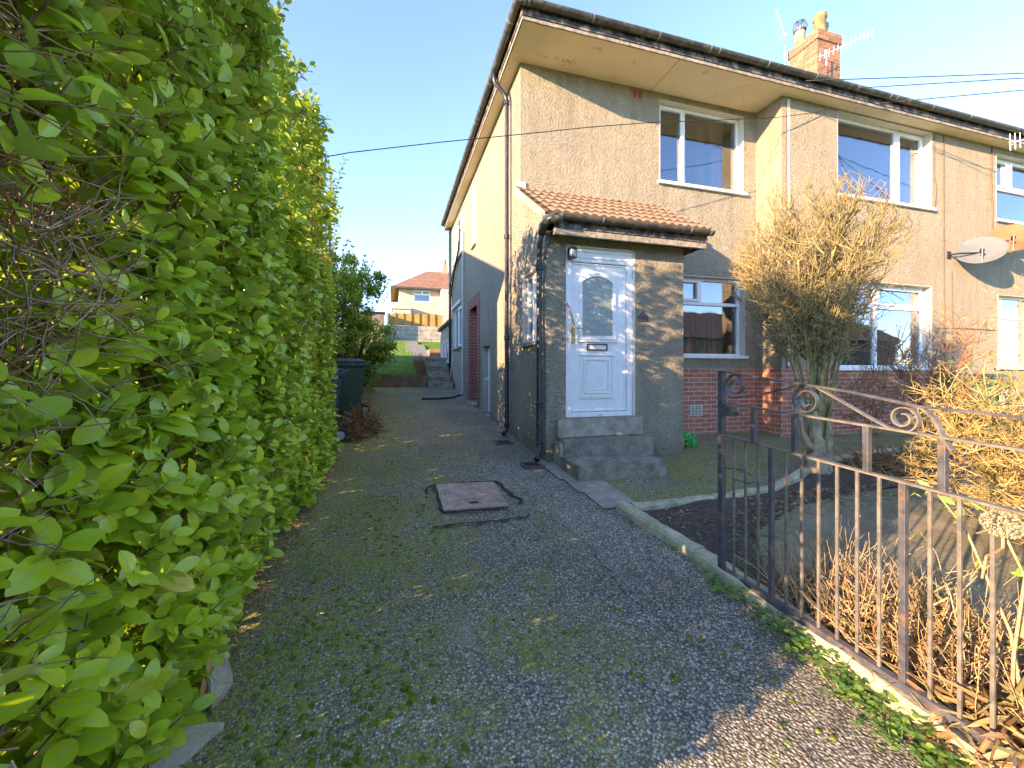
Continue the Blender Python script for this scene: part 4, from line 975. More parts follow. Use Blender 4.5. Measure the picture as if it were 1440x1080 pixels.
# ------------------------------------------------------------------ wheelie bins
def bin_(label, loc, rotz, body, lid, scale=1.0, grp='wheelie bins', sticker=False, open_=False):
    t = thing('wheelie_bin', label, 'bin', loc, grp); Rz = Matrix.Rotation(rotz, 4, 'Z'); L0 = Vector(loc)
    def tf(x,y,z): return tuple(L0 + Rz @ Vector((x*scale,y*scale,z*scale)))
    b = MB(); b.T = tf
    # local: front is -y, wheels at +y
    lo = [(-.22,-.26,.09),(.22,-.26,.09),(.22,.20,.09),(-.22,.20,.09)]; md_ = [(-.27,-.34,.90),(.27,-.34,.90),(.27,.30,.90),(-.27,.30,.90)]; up = [(-.29,-.36,.92),(.29,-.36,.92),(.29,.33,.92),(-.29,.33,.92)]; u2 = [(p[0],p[1],.985) for p in up]
    b.add(lo+md_+up+u2, [(3,2,1,0)]+[(k+i,k+(i+1)%4,k+4+(i+1)%4,k+4+i) for k in (0,4,8) for i in range(4)]+[(12,13,14,15)])
    b.build('body', body, t, bevel=.02)
    b = MB(); b.T = tf
    b.box(-.30,.30,-.39,.30,.99,1.025); b.add([(-.27,-.36,1.026),(.27,-.36,1.026),(.27,.27,1.026),(-.27,.27,1.026),(-.2,-.25,1.065),(.2,-.25,1.065),(.2,.2,1.065),(-.2,.2,1.065)], [(0,1,5,4),(1,2,6,5),(2,3,7,6),(3,0,4,7),(4,5,6,7)]); b.build('lid', lid, t, bevel=.012)
    b = MB(); b.T = tf; b.tube([(-.27,.30,.98),(-.27,.38,1.0),(.27,.38,1.0),(.27,.30,.98)], .016, 8); b.build('handle', lid, t)
    for s in (-1,1):
        b = MB(); b.T = tf; b.lathe((s*.265-.025,.27,.10), [(.05,-.003),(.095,0),(.10,.012),(.10,.042),(.095,.053),(.05,.055)], 22, (1,0,0)); w_ = b.build('wheel', 'rubber', t, smooth=False)
        b = MB(); b.T = tf; b.lathe((s*.265-.034,.27,.10), [(.02,0),(.058,.003),(.06,.064),(.02,.068)], 16, (1,0,0)); b.build('hub', 'plastic_grey', w_)
    b = MB(); b.T = tf; b.tube([(-.24,.27,.10),(.24,.27,.10)], .012, 8); b.build('axle', 'black_metal', t)
    if sticker:
        b = MB(); b.T = tf; b.box(-.19,.09,-.345,-.338,.50,.74); b.build('label', 'label_yellow', t)
        b = MB(); b.T = tf; b.box(-.06,.07,-.352,-.346,.72,.86); b.build('notice', 'label_white', t)
        b = MB(); b.T = tf; b.box(-.17,-.04,-.350,-.347,.53,.70); b.build('notice', 'label_white', t)
    return t
bin_('dark green wheelie bin with pale lid at the end of the hedge', (-.84,8.30,.63), R(-75), 'bin_green', 'bin_lid')
bin_('slate blue wheelie bin nearly hidden by hedge leaves, in front of the green bin', (-1.05,6.28,.47), R(-70), 'bin_slate', 'bin_slate')
bin_('emerald green wheelie bin with yellow label behind the twigs at the front of the house', (9.25,4.42,.33), R(8), 'bin_emerald', 'bin_lid', 1.02, sticker=True)

# loose brick, stones at hedge foot, sack
b = MB(); b.box(-.76,-.60,4.60,4.72,.345,.43); o = subdivided(b, 'loose_brick', 'red_brick_loose', None, 2, .006, 9, base=(-.68,4.66,.345)); tag(o, 'single worn pink-orange brick lying at the foot of the hedge', 'brick')
b = MB(); b.box(-.84,-.72,4.75,5.95,.33,.50); o = subdivided(b, 'timber_edging', 'slab_strip', None, 4, .008, 5, base=(-.78,5.3,.4)); tag(o, 'pale length of kerb under the wheels of the slate blue bin', 'kerb')
def rock(label, c, r, seed, mat='rock'):
    bm = bmesh.new(); rs = random.Random(seed)
    for i in range(15):
        v = Vector((rs.gauss(0,1), rs.gauss(0,1), rs.gauss(0,1))).normalized(); bm.verts.new([v[j]*r[j] for j in range(3)])
    bmesh.ops.convex_hull(bm, input=bm.verts[:]); 
    for v in [v for v in bm.verts if not v.link_faces]: bm.verts.remove(v)
    bmesh.ops.bevel(bm, geom=bm.edges[:], offset=.008, segments=2, affect='EDGES'); bmesh.ops.triangulate(bm, faces=bm.faces[:])
    for _ in range(3): bmesh.ops.subdivide_edges(bm, edges=[e for e in bm.edges if e.calc_length() > .012], cuts=1)
    for v in bm.verts:
        q = v.co*9+Vector((seed,0,0)); v.co += noise.noise_vector(q)*.009+noise.noise_vector(v.co*34)*.003
    me = bpy.data.meshes.new('rock'); bm.to_mesh(me); bm.free(); me.materials.append(M[mat])
    o = bpy.data.objects.new('rock', me); COL.objects.link(o); o.location = c; tag(o, label, 'rock'); return o
rock('large pale angular rock at the foot of the hedge, bottom left of the driveway', (-.71,1.64,.10), (.14,.27,.19), 2.3)
rock('smaller grey rock under hedge leaves, behind the large pale rock', (-.74,1.98,.2), (.11,.18,.12), 8.1)

sk_ = thing('plastic_sack', 'crumpled green and yellow plastic sack at the foot of the porch wall', 'sack', (4.0,4.98,.37))
for nm, mt, c, r, sd in (('sack_fold','sack_green',(3.99,4.98,.55),(.20,.13,.09),1.0),('sack_body','sack_yellow',(3.90,5.0,.45),(.15,.12,.12),5.0),('sack_flap','sack_green',(4.10,4.93,.47),(.06,.08,.13),9.0)):
    bm = bmesh.new(); bmesh.ops.create_icosphere(bm, subdivisions=4, radius=1)
    for v in bm.verts:
        q = v.co+Vector((sd,0,0)); n = noise.noise(q*1.3)*.5-abs(noise.noise(q*2.6))*.9; v.co = Vector([v.co[i]*(1.0+n)*r[i]+c[i] for i in range(3)])+Vector((0,0,-.5*(v.co.x*r[0])**2/.1))
    me = bpy.data.meshes.new(nm); bm.to_mesh(me); bm.free(); me.materials.append(M[mt]); o = bpy.data.objects.new(nm, me); COL.objects.link(o); WORLD[o.name]=Vector((0,0,0)); attach(o, sk_)

# ------------------------------------------------------------------ gate
GX = 2.0
G = thing('iron_gate', 'open wrought iron gate with scrolls, dark at the free end and rusty in the sun', 'gate', (GX,.55,.16))
def zb(y): return .172+(y-.83)*.036          # bottom rail
def z3(y): return .998+(y-.83)*.052
def z2(y): return 1.207+(y-.83)*.047
def bar(name, y, za, zb_, w, mat=None, t=None):
    m = MB(); t = t or w; m.box(GX-t/2,GX+t/2,y-w/2,y+w/2,za,zb_); return m.build(name, mat or ('iron'), G, bevel=.0015)
bar('stile', 2.13, .215, 1.468, .034)
bar('hinge_stile', .50, .16, 1.31, .034)
for f, nm, w, hgt in ((zb,'bottom_rail',.032,.034),(z3,'middle_rail',.030,.009),(z2,'upper_rail',.030,.009)):
    m = MB(); m.ribbon([(GX,.51,f(.51)),(GX,1.3,f(1.3)),(GX,2.12,f(2.12))], (1,0,0), w, hgt); m.build(nm, 'iron_rust' if nm != 'bottom_rail' else 'iron', G)
m = MB(); m.ribbon([(GX,2.125,1.466),(GX,1.9,1.437),(GX,1.375,1.374),(GX,1.20,1.343),(GX,1.124,1.328),(GX,.83,1.314),(GX,.51,1.30)], (1,0,0), .030, .008); m.build('top_rail', 'iron', G)
for i in range(18):
    y = 2.034-.0868*i
    if y < .55: break
    thick = i in (3, 10, 17)
    bar('bar', y, zb(y)+.015, z3(y)-.004, .024 if thick else .012, 'iron' if thick else 'iron_rust', .024 if thick else .012)
for y in (1.89,1.637,1.30,1.04,.70): bar('upright', y, z3(y)+.004, z2(y)-.004, .024)
def spiral(cy, cz, r0, r1, a0, a1, n=40): return [(GX, cy+(r0+(r1-r0)*i/n)*math.cos(a0+(a1-a0)*i/n), cz+(r0+(r1-r0)*i/n)*math.sin(a0+(a1-a0)*i/n)) for i in range(n+1)]
pi = math.pi
m = MB(); m.ribbon([(GX,1.60,1.398),(GX,1.80,1.345)]+spiral(2.02,1.378,.080,.022,-pi*.42,-pi*.42+0+pi*3.4)[::1], (1,0,0), .024, .006); m.build('scroll', 'iron', G)
m = MB(); m.ribbon([(GX,1.66,1.408)]+spiral(1.572,1.322,.078,.028,pi*.62,pi*.62-pi*3.3), (1,0,0), .024, .006); m.build('scroll', 'iron', G)
m = MB(); m.ribbon([(GX,1.52,1.388),(GX,1.40,1.325),(GX,1.27,1.255),(GX,1.21,1.228)]+spiral(1.164,1.275,.056,.018,-pi*.55,-pi*.55-pi*3.0), (1,0,0), .024, .006); m.build('scroll', 'iron_rust', G)
m = MB(); m.ribbon([(GX,1.15,1.335),(GX,1.10,1.320),(GX,1.065,1.285),(GX,1.045,1.24),(GX,1.036,1.208),(GX,1.01,1.17)], (1,0,0), .026, .009); m.build('brace', 'iron_rust', G)
m = MB(); m.box(GX-.02,GX+.02,2.03,2.113,1.19,1.25); m.box(GX-.008,GX+.008,1.99,2.03,1.20,1.22); m.build('latch', 'iron', G, bevel=.003)
m = MB(); m.tube([(GX,2.10,.86),(GX+.02,2.0,.87),(GX+.03,1.93,.85),(GX+.03,1.91,.82),(GX+.02,1.95,.80),(GX,2.05,.81)], .005, 6); m.build('drop_bolt', 'iron', G)
gp_ = thing('gate_post', 'square iron gate post at the hinge end of the open gate', 'post', (2.02,.42,.03))
m = MB(); m.box(1.98,2.06,.38,.46,-.1,1.5); m.build('post', 'iron', gp_, bevel=.004); m = MB(); m.lathe((2.02,.42,1.5), [(.05,0),(.05,.02),(.02,.05),(.005,.07)], 12); m.build('cap', 'iron', gp_)

# ------------------------------------------------------------------ hedge
def hedge():
    Hh = thing('hedge', 'tall bright green broad-leaved hedge filling the left side of the driveway', 'hedge', (-.95,2.9,.2))
    lv = Leaves(); fill = Leaves(); st = Sticks(); tw = Sticks(); tw2 = Sticks()
    Y0, Y1 = .64, 5.35
    def top(y): return 3.80 + .10*math.sin(y*3.1) + .08*math.sin(y*7.7)
    def face(y, z):
        n = noise.noise(Vector((y*1.3, z*1.1, 0)))*.10+noise.noise(Vector((y*3.7, z*3.3, 5)))*.05
        lean = .02*(z-1.5)
        foot = -.08*max(0, .6-(z-gz(0,y)))
        return -.735+n-lean*.3+foot
    def bare(y, z):
        """0..1 how bare and twiggy this spot is"""
        v = noise.noise(Vector((y*2.3+3.0, z*1.9, 7)))*.8
        v += 1.3*math.exp(-((y-1.12)/.30)**2-((z-1.70)/.20)**2)
        v += 1.0*math.exp(-((y-.95)/.22)**2-((z-2.12)/.14)**2)
        v += 1.1*math.exp(-((y-4.0)/.28)**2-((z-2.75)/.5)**2)
        return min(1, max(0, (v-.18)*2.4))
    def shoot(p, d, L, nl, size, ph0, r):
        pts, dd = wob(p, d, L, 4, .10, .06); st.add(pts, .0042, .002)
        pts = np.array(pts)
        for k in range(nl):
            t = .25+.75*(k+1)/nl; i = min(3, int(t*4-1e-6)); f = t*4-i; q = pts[i]*(1-f)+pts[i+1]*f
            ax = pts[i+1]-pts[i]; ax /= np.linalg.norm(ax); u = np.cross(ax, [0,0,1.0]); u /= max(1e-6, np.linalg.norm(u)); w_ = np.cross(ax, u)
            a = ph0+k*2.4; rad = u*math.cos(a)+w_*math.sin(a); th = R(72-34*t+rng.normal()*9)
            ld = ax*math.cos(th)+rad*math.sin(th)+rv()*.12; ln = ax*math.sin(th)-rad*math.cos(th)+rv()*.2
            s = size*(1.05-.42*abs(t-.6)*1.4)*rng.uniform(.72,1.15)
            lv.add(q+rad*.004, ld, ln, s, s*rng.uniform(.54,.70), min(1, max(0, r+rng.normal()*.15+(.13 if k==nl-1 else 0)-(.13 if t<.45 else 0))))
    area_y = Y1-Y0; n = 4600; i = 0
    while i < n:
        y = Y0+area_y*rng.random()**.92; z = gz(0,y)+.05+(top(y)-gz(0,y)-.05)*rng.random(); b = bare(y, z); i += 1
        if rng.random() < b*.84: continue
        # ragged, light-leaking crown in front of the porch
        if z > 2.6 and 2.7 < y < 4.7 and rng.random() < .42: continue
        if y > 4.9 and z > 2.75 and rng.random() < .8: continue
        x = face(y, z)-rng.random()**1.6*.16
        d = np.array([rng.uniform(.25,1.05), rng.normal()*.42-.1, rng.uniform(.25,1.1)])
        shoot((x-.04,y,z-.04), d, rng.uniform(.09,.20), int(rng.integers(5,9)), rng.uniform(.066,.100), rng.random()*6.28, .38+.35*rng.random()+.25*noise.noise(Vector((y*2,z*2,1))))
    # end face at the driveway mouth and loose long shoots over the top
    for i in range(520):
        x = rng.uniform(-1.35,-.78); z = .1+3.6*rng.random(); shoot((x,Y0-.02+rng.normal()*.03,z), (rng.normal()*.3,-.8,.7), rng.uniform(.1,.2), 6, .066, rng.random()*6.28, .5)
    for i in range(330):
        y = Y0+area_y*.84*rng.random(); x = rng.uniform(-1.3,-.72); shoot((x,y,top(y)-.08), (rng.normal()*.35,rng.normal()*.3,1), rng.uniform(.12,.30), 8, .06, rng.random()*6.28, .55)
    for (y, z, L, dx) in ((5.35,3.35,.75,.10),(5.25,3.2,.5,.16),(5.45,3.0,.5,.12),(5.3,2.7,.4,.2),(5.5,3.3,.42,.0),(5.4,2.4,.35,.22),(5.35,3.5,.35,.05),(5.5,2.9,.3,.2),(5.45,3.15,.34,.22),(5.3,3.62,.3,.1)):
        shoot((-.72,y,z), (dx+.1,.1,1), L, int(L*32), .055, rng.random()*6.28, .3)
    # interior leaves and back face that stop the sun
    m = 36000; yy = Y0+area_y*rng.random(m); zz = np.array([gz(0,y) for y in yy])+.05+(3.70-.3)*rng.random(m); xx = -.86-.50*rng.random(m)
    keep = np.array([not ((z > 2.55 and 2.6 < y < 4.7 and rng.random() < .86) or (z > 2.45 and y > 4.6)) for y, z in zip(yy, zz)])
    Dn = rng.normal(size=(m,3)); Nn_ = rng.normal(size=(m,3))+np.array([-.6,0,.8])
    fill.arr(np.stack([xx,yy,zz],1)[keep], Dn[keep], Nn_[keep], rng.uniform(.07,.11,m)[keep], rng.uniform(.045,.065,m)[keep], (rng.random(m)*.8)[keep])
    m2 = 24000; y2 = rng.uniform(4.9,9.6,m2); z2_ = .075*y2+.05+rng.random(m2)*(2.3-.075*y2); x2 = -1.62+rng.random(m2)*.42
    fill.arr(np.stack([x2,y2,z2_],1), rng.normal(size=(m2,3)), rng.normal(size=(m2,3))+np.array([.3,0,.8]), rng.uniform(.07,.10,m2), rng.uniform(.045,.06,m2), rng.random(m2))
    # trunks and the tangle of twigs behind the leaves
    tr = MB()
    for k in range(15):
        y = Y0+.15+area_y*(k+.3*rng.random())/15; p,_ = wob((-1.10+rng.normal()*.04,y,gz(0,y)-.05), (0,rng.normal()*.06,1), 3.1, 9, .025); tr.tube([tuple(q) for q in p], [.030-.0024*j for j in range(10)], 7)
    for k in range(2600):
        y = Y0+area_y*rng.random()**1.15; z = gz(0,y)+.1+3.4*rng.random(); b = bare(y,z); x = face(y,z)-.03-rng.random()*(.30 if b < .3 else .16)
        p,_ = wob((x-.05,y,z), (rng.normal()*.35,rng.normal(),rng.normal()*.55+.25), rng.uniform(.10,.34), 4, .33); tw.add(p, .0032, .0014)
    c = 0
    while c < 6000:
        y = Y0+area_y*rng.random(); z = gz(0,y)+.1+3.4*rng.random()
        if bare(y,z) < .35: c += .2; continue
        c += 1; x = face(y,z)+.02-rng.random()*.14
        p,_ = wob((x-.03,y,z), (rng.normal()*.35+.15,rng.normal(),rng.normal()*.45+.15), rng.uniform(.08,.32), 5, .40); tw2.add(p, .0030, .0013)
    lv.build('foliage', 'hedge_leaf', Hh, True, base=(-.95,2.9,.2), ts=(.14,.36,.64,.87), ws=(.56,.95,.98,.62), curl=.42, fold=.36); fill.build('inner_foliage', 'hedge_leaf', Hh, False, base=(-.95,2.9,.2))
    st.build('shoots', 'twig_brown', Hh, base=(-.95,2.9,.2)); tw.build('twigs', 'twig_brown', Hh, base=(-.95,2.9,.2)); tw2.build('bare_twigs', 'twig_pale', Hh, base=(-.95,2.9,.2)); tr.build('trunks', 'twig_dark', Hh, smooth=True)
hedge()
bl = Leaves(); bl.add((-.60,1.62,.50),(.15,-.1,-1),(1,-.3,.2),.055,.030,.8); bl.add((-.605,1.60,.45),(.05,-.3,-1),(1,-.4,.1),.06,.026,.1)
tag(bl.build('dead_leaf', 'brown_leaf', None, True, base=(-.6,1.6,.5)), 'orange-brown dead leaf caught among the green hedge leaves near the pale rock', 'leaf')
# old fence inside the hedge
of = thing('timber_fence', 'old dark timber rail fence half swallowed by the hedge', 'fence', (-1.0,2.5,.1))
for z in (.55, 1.02):
    b = MB(); b.box(-.90,-.865,.6,5.2,z,z+.07); o = b.build('rail', 'old_timber', of); 
    for v in o.data.vertices: v.co.z += .075*v.co.y
for y in (1.0,1.9,2.8,3.7,4.6):
    b = MB(); b.box(-.865,-.83,y,y+.07,gz(0,y)-.1,gz(0,y)+1.15); b.build('post', 'old_timber', of)

# large shrub at the far end of the hedge, low boundary growth between
def leafy_shrub(name, label, c, rad, z0, nleaf, size, seed, stems=8, mat='shrub_leaf', cat='shrub'):
    t = thing(name, label, cat, (c[0], c[1], z0)); lv = Leaves(); st = Sticks()
    clumps = []
    for i in range(60):
        v = rv(); rr = rng.uniform(.55,1.0); clumps.append((np.array([c[0]+v[0]*rad[0]*rr, c[1]+v[1]*rad[1]*rr, c[2]+v[2]*rad[2]*rr]), rng.uniform(.16,.34)*min(rad), rng.random()))
    per = nleaf//len(clumps)
    for cc, cr_, b in clumps:
        p,_ = wob((c[0],c[1],z0), (cc-np.array([c[0],c[1],z0])), np.linalg.norm(cc-np.array([c[0],c[1],z0])), 5, .05); st.add(p, .02, .004)
        for k in range(per):
            v = rv(); v[2] = abs(v[2])*.8 if rng.random() < .6 else v[2]; q = cc+v*cr_*rng.random()**.4*np.array([1,1,1.25]); out = q-np.array([c[0],c[1],c[2]-.3]); out /= np.linalg.norm(out)
            lv.add(q, out*.5+rv()*.7+np.array([0,0,.25]), out*.4+np.array([0,0,.9])+rv()*.5, size*rng.uniform(.7,1.25), size*.5, min(1,max(0,.25+.5*b+rng.normal()*.15)))
    for k in range(46):
        a = rng.random()*6.28; u = rng.random()**.5; p0 = np.array([c[0]+math.cos(a)*rad[0]*u*.85, c[1]+math.sin(a)*rad[1]*u*.85, c[2]+rad[2]*math.sqrt(max(.05,1-u*u))*.9])
        p,_ = wob(p0, (math.cos(a)*.6*u,math.sin(a)*.6*u,1), rng.uniform(.2,.5), 4, .12); st.add(p, .006, .003)
        for j,q in enumerate(p[1:]):
            for s in range(4): d = rv(); d[2] = abs(d[2]); lv.add(q, d, rv()+np.array([0,0,.8]), size*.9, size*.42, .4+.4*rng.random())
    lv.build('foliage', mat, t, size > .05, base=(c[0],c[1],z0)); st.build('branches', 'twig_dark', t, base=(c[0],c[1],z0), n=4)
leafy_shrub('shrub', 'rounded leafy green shrub beyond the green bin at the end of the driveway', (-.98,10.9,2.6), (.98,1.1,1.5), .8, 17000, .085, 1)
leafy_shrub('shrub', 'lower part of the boundary shrub just behind the slate blue bin', (-1.35,7.3,1.55), (.42,.95,1.0), .5, 8000, .075, 2)
leafy_shrub('shrub', 'leggy shrub rising above the hedge between the two bins', (-1.2,8.9,2.6), (.50,.75,1.3), .6, 7000, .07, 3)
leafy_shrub('shrub', 'small low shrub at the foot of the retaining wall', (-1.15,12.2,1.5), (.7,.6,.75), .9, 4500, .07, 4)

# ------------------------------------------------------------------ bare shrubs
def bare_shrub(name, label, base, stems, crown_c, crown_r, z_first, mats, seed, dens=1.0, twig_r=.0022, trunk=None, cat='shrub', flat=True):
    t = thing(name, label, cat, base); cc = np.array(crown_c); cr_ = np.array(crown_r)
    big = Sticks(); med = Sticks(); tip = Sticks(); bs = np.array(base)
    inside = lambda q, k=1.0: (((q-cc)/(cr_*k))**2).sum() < 1
    for (dx, dy, r, h0) in stems:
        tgt = cc+np.array([dx*cr_[0], dy*cr_[1], (.1 if dens > 1 else -.25)*cr_[2]+rng.uniform(-.1,.25)*cr_[2]]); start = bs+np.array([dx*.12, dy*.12, -.03])
        k = 8; pts = []
        for i in range(k+1):
            f = i/k; q = start*(1-f)+tgt*f; bow = math.sin(f*pi*.5); q[0] = start[0]+(tgt[0]-start[0])*f**1.7; q[1] = start[1]+(tgt[1]-start[1])*f**1.7
            q += rv()*.018*(i>0); pts.append(q)
        big.add(pts, r, r*.45); 
        pa = np.array(pts)
        nb = int(11*dens)
        for b in range(nb):
            f = rng.uniform(.46 if dens > 1 else .38,1.0); idx = min(k-1,int(f*k)); q = pa[idx]*(1-(f*k-idx))+pa[idx+1]*(f*k-idx) if idx < k else pa[-1]
            a = rng.random()*6.28; d = np.array([math.cos(a)*.62+dx*.5, math.sin(a)*.62+dy*.5, 1.0]); L = rng.uniform(.45,.95)*cr_[2]*.95
            p1,d1 = wob(q, d, L, 5, .13, .05); p1 = [x for x in p1 if inside(x,1.02)]
            if len(p1) < 3: continue
            med.add(p1, r*.38, r*.16)
            for c1 in range(int(10*dens)):
                f1 = rng.uniform(.15,1); q1 = p1[min(len(p1)-1, int(f1*len(p1)))]; dd = rv()*.8+np.array([0,0,.75])+(q1-cc)*.45
                p2,d2 = wob(q1, dd, rng.uniform(.16,.42), 4, .18, .05); p2 = [x for x in p2 if inside(x,1.06)]
                if len(p2) < 2: continue
                tip.add(p2, twig_r*1.5, twig_r)
                for c2 in range(3):
                    q2 = p2[rng.integers(0,len(p2))]; p3,_ = wob(q2, rv()*.8+np.array([0,0,.6])+(q2-cc)*.4, rng.uniform(.05,.20), 3, .25, .04)
                    if inside(p3[-1],1.07) or rng.random() < .07: tip.add(p3, twig_r, twig_r*.6)
    if trunk:
        m = MB()
        for pts, rr in trunk: m.tube(pts, rr, 12)
        o = m.build('trunk', mats[0], t, smooth=True); 
        bm = bmesh.new(); bm.from_mesh(o.data); bmesh.ops.subdivide_edges(bm, edges=bm.edges[:], cuts=2, use_grid_fill=True); bm.to_mesh(o.data); bm.free(); rough(o, .03, 14); rough(o, .012, 40)
        o.data.polygons.foreach_set('use_smooth', [True]*len(o.data.polygons))
    big.build('stems', mats[1], t, base=base, n=7); med.build('branches', mats[2], t, base=base, n=4); tip.build('twigs', mats[3], t, base=base)
    return t
bx, by, bz = 4.82, 3.66, .28
bare_shrub('bare_shrub', 'clipped leafless shrub with gnarled multi-stemmed trunk in front of the bay window', (bx,by,bz),
   [(-.55,-.2,.022,0),(-.35,.3,.020,0),(-.12,-.35,.026,0),(.05,.2,.038,0),(.15,-.1,.034,0),(.35,.25,.024,0),(.5,-.25,.024,0),(-.75,.1,.014,0),(.7,.15,.016,0),(-.2,.05,.030,0),(.3,-.5,.018,0),(-.5,.5,.014,0)],
   (5.0,3.84,2.68), (.90,.88,1.22), 0, ('bark_trunk','bark_olive','bark_olive','bark_tip'), 1, 1.36, .0034,
   trunk=[([(bx-.02,by,bz-.08),(bx-.02,by,bz+.05),(bx-.01,by,bz+.22),(bx-.03,by,bz+.42),(bx-.05,by+.02,bz+.70)], [.15,.125,.095,.075,.05]),
          ([(bx+.10,by,bz-.05),(bx+.13,by,bz+.12),(bx+.17,by+.02,bz+.30),(bx+.20,by+.05,bz+.52),(bx+.21,by+.07,bz+.9)], [.085,.07,.058,.048,.038]),
          ([(bx-.08,by,bz+.25),(bx-.18,by+.02,bz+.42),(bx-.24,by+.03,bz+.62),(bx-.27,by+.04,bz+.85)], [.05,.036,.026,.02])])
bare_shrub('bare_shrub', 'thin reddish leafless shrub in front of the right end of the bay window', (6.75,3.62,.28),
   [(-.6,-.2,.010,0),(-.2,.3,.012,0),(.1,-.3,.011,0),(.5,.2,.010,0),(.8,0,.009,0),(-.9,.2,.008,0),(.3,.6,.008,0)], (6.9,3.75,1.60), (.85,.6,.95), 0, ('twig_red','twig_red','twig_red','twig_red'), 2, .62, .0035)
bare_shrub('bare_shrub', 'small twiggy shrub between the clipped shrub and the lower bay window', (5.75,3.75,.3),
   [(-.4,0,.008,0),(.3,.2,.008,0),(.1,-.4,.007,0)], (5.8,3.8,1.25), (.45,.4,.75), 0, ('twig_red','twig_red','twig_red','twig_red'), 3, .6, .003)

# golden sunlit bush at the right edge
def golden():
    base = (5.05,1.72,.14); t = thing('golden_bush', 'dense tangle of sunlit golden twigs at the right edge behind the gate', 'bush', base)
    s1, s2, s3 = Sticks(), Sticks(), Sticks(); lv = Leaves()
    for i in range(18):
        d = np.array([rng.normal()*.75-.25, rng.normal()*.55, rng.uniform(.5,1.2)]); p,_ = wob(base+rv()*.06, d, rng.uniform(1.0,1.55), 7, .14); s1.add(p, .013, .004)
        for q in p[2:]:
            for k in range(7):
                p2,_ = wob(q, rv()*.9+np.array([-.1,0,.35]), rng.uniform(.2,.5), 4, .22); s2.add(p2, .005, .0025)
                for q2 in p2[1:]:
                    for m in range(3):
                        p3,_ = wob(q2, rv()+np.array([0,0,.2]), rng.uniform(.04,.13), 2, .3); s3.add(p3, .0028, .0014)
    for i in range(1500):
        q = np.array(base)+np.array([rng.normal()*.5, rng.normal()*.45, 1.2+rng.normal()*.45]); lv.add(q, rv()+np.array([-.3,0,-.2]), rv()+np.array([0,0,.6]), rng.uniform(.03,.07), rng.uniform(.006,.012), .3+.7*rng.random())
    s1.build('branches', 'stem_dry', t, base=base, n=6); s2.build('side_twigs', 'twig_gold', t, base=base, n=4); s3.build('spurs', 'twig_gold', t, base=base); lv.build('leaves', 'bush_leaf', t, False, base=base)
golden()

# ------------------------------------------------------------------ ground litter, dead plants, weeds
def heap(name, label, cat, c, r, hgt, n, Lr, w, mat, flat=.5, kind='stuff', zoff=0.0):
    lv = Leaves()
    for i in range(n):
        a = rng.random()*6.28; u = rng.random()**.6; x = c[0]+math.cos(a)*r[0]*u; y = c[1]+math.sin(a)*r[1]*u
        z = gz(x,y)+zoff+.01+hgt*(1-u**1.6)*rng.random()**.5
        d = rv(); d[2] *= flat; lv.add((x,y,z), d, rv()+np.array([0,0,.9]), rng.uniform(*Lr), w*rng.uniform(.5,1.4), rng.random())
    o = lv.build(name, mat, None, True, curl=1.1, fold=.7, ts=(.25,.5,.8), ws=(.9,1,.7)); tag(o, label, cat, kind=kind); return o
heap('clippings_pile', 'heap of orange-brown dead fern clippings between the two wheelie bins', 'clippings', (-.55,6.95), (.30,.75), .26, 1500, (.10,.28), .02, 'dry_leaf_red')
heap('clippings_pile', 'flat heap of red-brown clippings on the soil right of the clipped shrub', 'clippings', (6.0,3.62), (.75,.25), .10, 1100, (.10,.28), .018, 'dry_leaf_red')
heap('leaf_litter', 'dry brown leaf litter at the driveway edge beyond the bins', 'leaf litter', (-.80,9.4), (.35,1.1), .10, 900, (.05,.14), .025, 'dry_leaf')
heap('leaf_litter', 'scattered debris and soil crumbs along the foot of the hedge', 'leaf litter', (-.72,3.6), (.10,2.0), .02, 700, (.02,.06), .010, 'dry_leaf')
heap('dead_foliage', 'thick mat of straw-coloured dead stems and strappy leaves behind the gate', 'dead foliage', (2.50,1.25), (.42,.75), .20, 3400, (.10,.30), .010, 'dry_leaf', .45)
heap('dead_foliage', 'pinkish curled dead fern fronds at the bottom right corner', 'dead foliage', (2.15,.80), (.24,.36), .24, 1100, (.09,.22), .018, 'dry_leaf', .6)
sk = Sticks()
for i in range(900):
    y = rng.uniform(.55,1.95); x = 2.10+rng.random()*.60; p,_ = wob((x,y,gz(x,y)+.02), (rng.normal()*.5,rng.normal()*.5,.75), rng.uniform(.12,.46)*(1 if y<1.9 else .6), 4, .22); sk.add(p, .0028, .0014)
for (x,y,L) in ((2.45,1.35,.55),(2.30,1.10,.60),(2.6,1.55,.5),(2.35,.95,.7)):
    p,_ = wob((x,y,gz(x,y)), (rng.normal()*.2,rng.normal()*.2,1), L, 7, .15); sk.add(p, .005, .003)
    for q in p[3:]: p2,_ = wob(q, rv()+np.array([0,0,.6]), .12, 3, .2); sk.add(p2, .003, .0015)
tag(sk.build('dead_stems', 'stem_dry', None), 'upright straw-coloured dead stems and seed stalks behind the gate bars', 'dead stems', kind='stuff')
def weeds(label, n, fy, fx, size, name='weeds', mat='weed_leaf', h=(.01,.07)):
    lv = Leaves()
    for i in range(n):
        y = fy(); x = fx(y); z = gz(x,y)+rng.uniform(*h); a = rng.random()*6.28
        for k in range(3):
            aa = a+(k-1)*1.3; lv.add((x,y,z), (math.cos(aa),math.sin(aa),.35*rng.random()), (rng.normal()*.25,rng.normal()*.25,1), size*rng.uniform(.6,1.2), size*.75*rng.uniform(.7,1.1), rng.random())
    tag(lv.build(name, mat, None, True, curl=.3, ts=(.3,.6,.85), ws=(.8,1,.8)), label, 'weeds', kind='stuff')
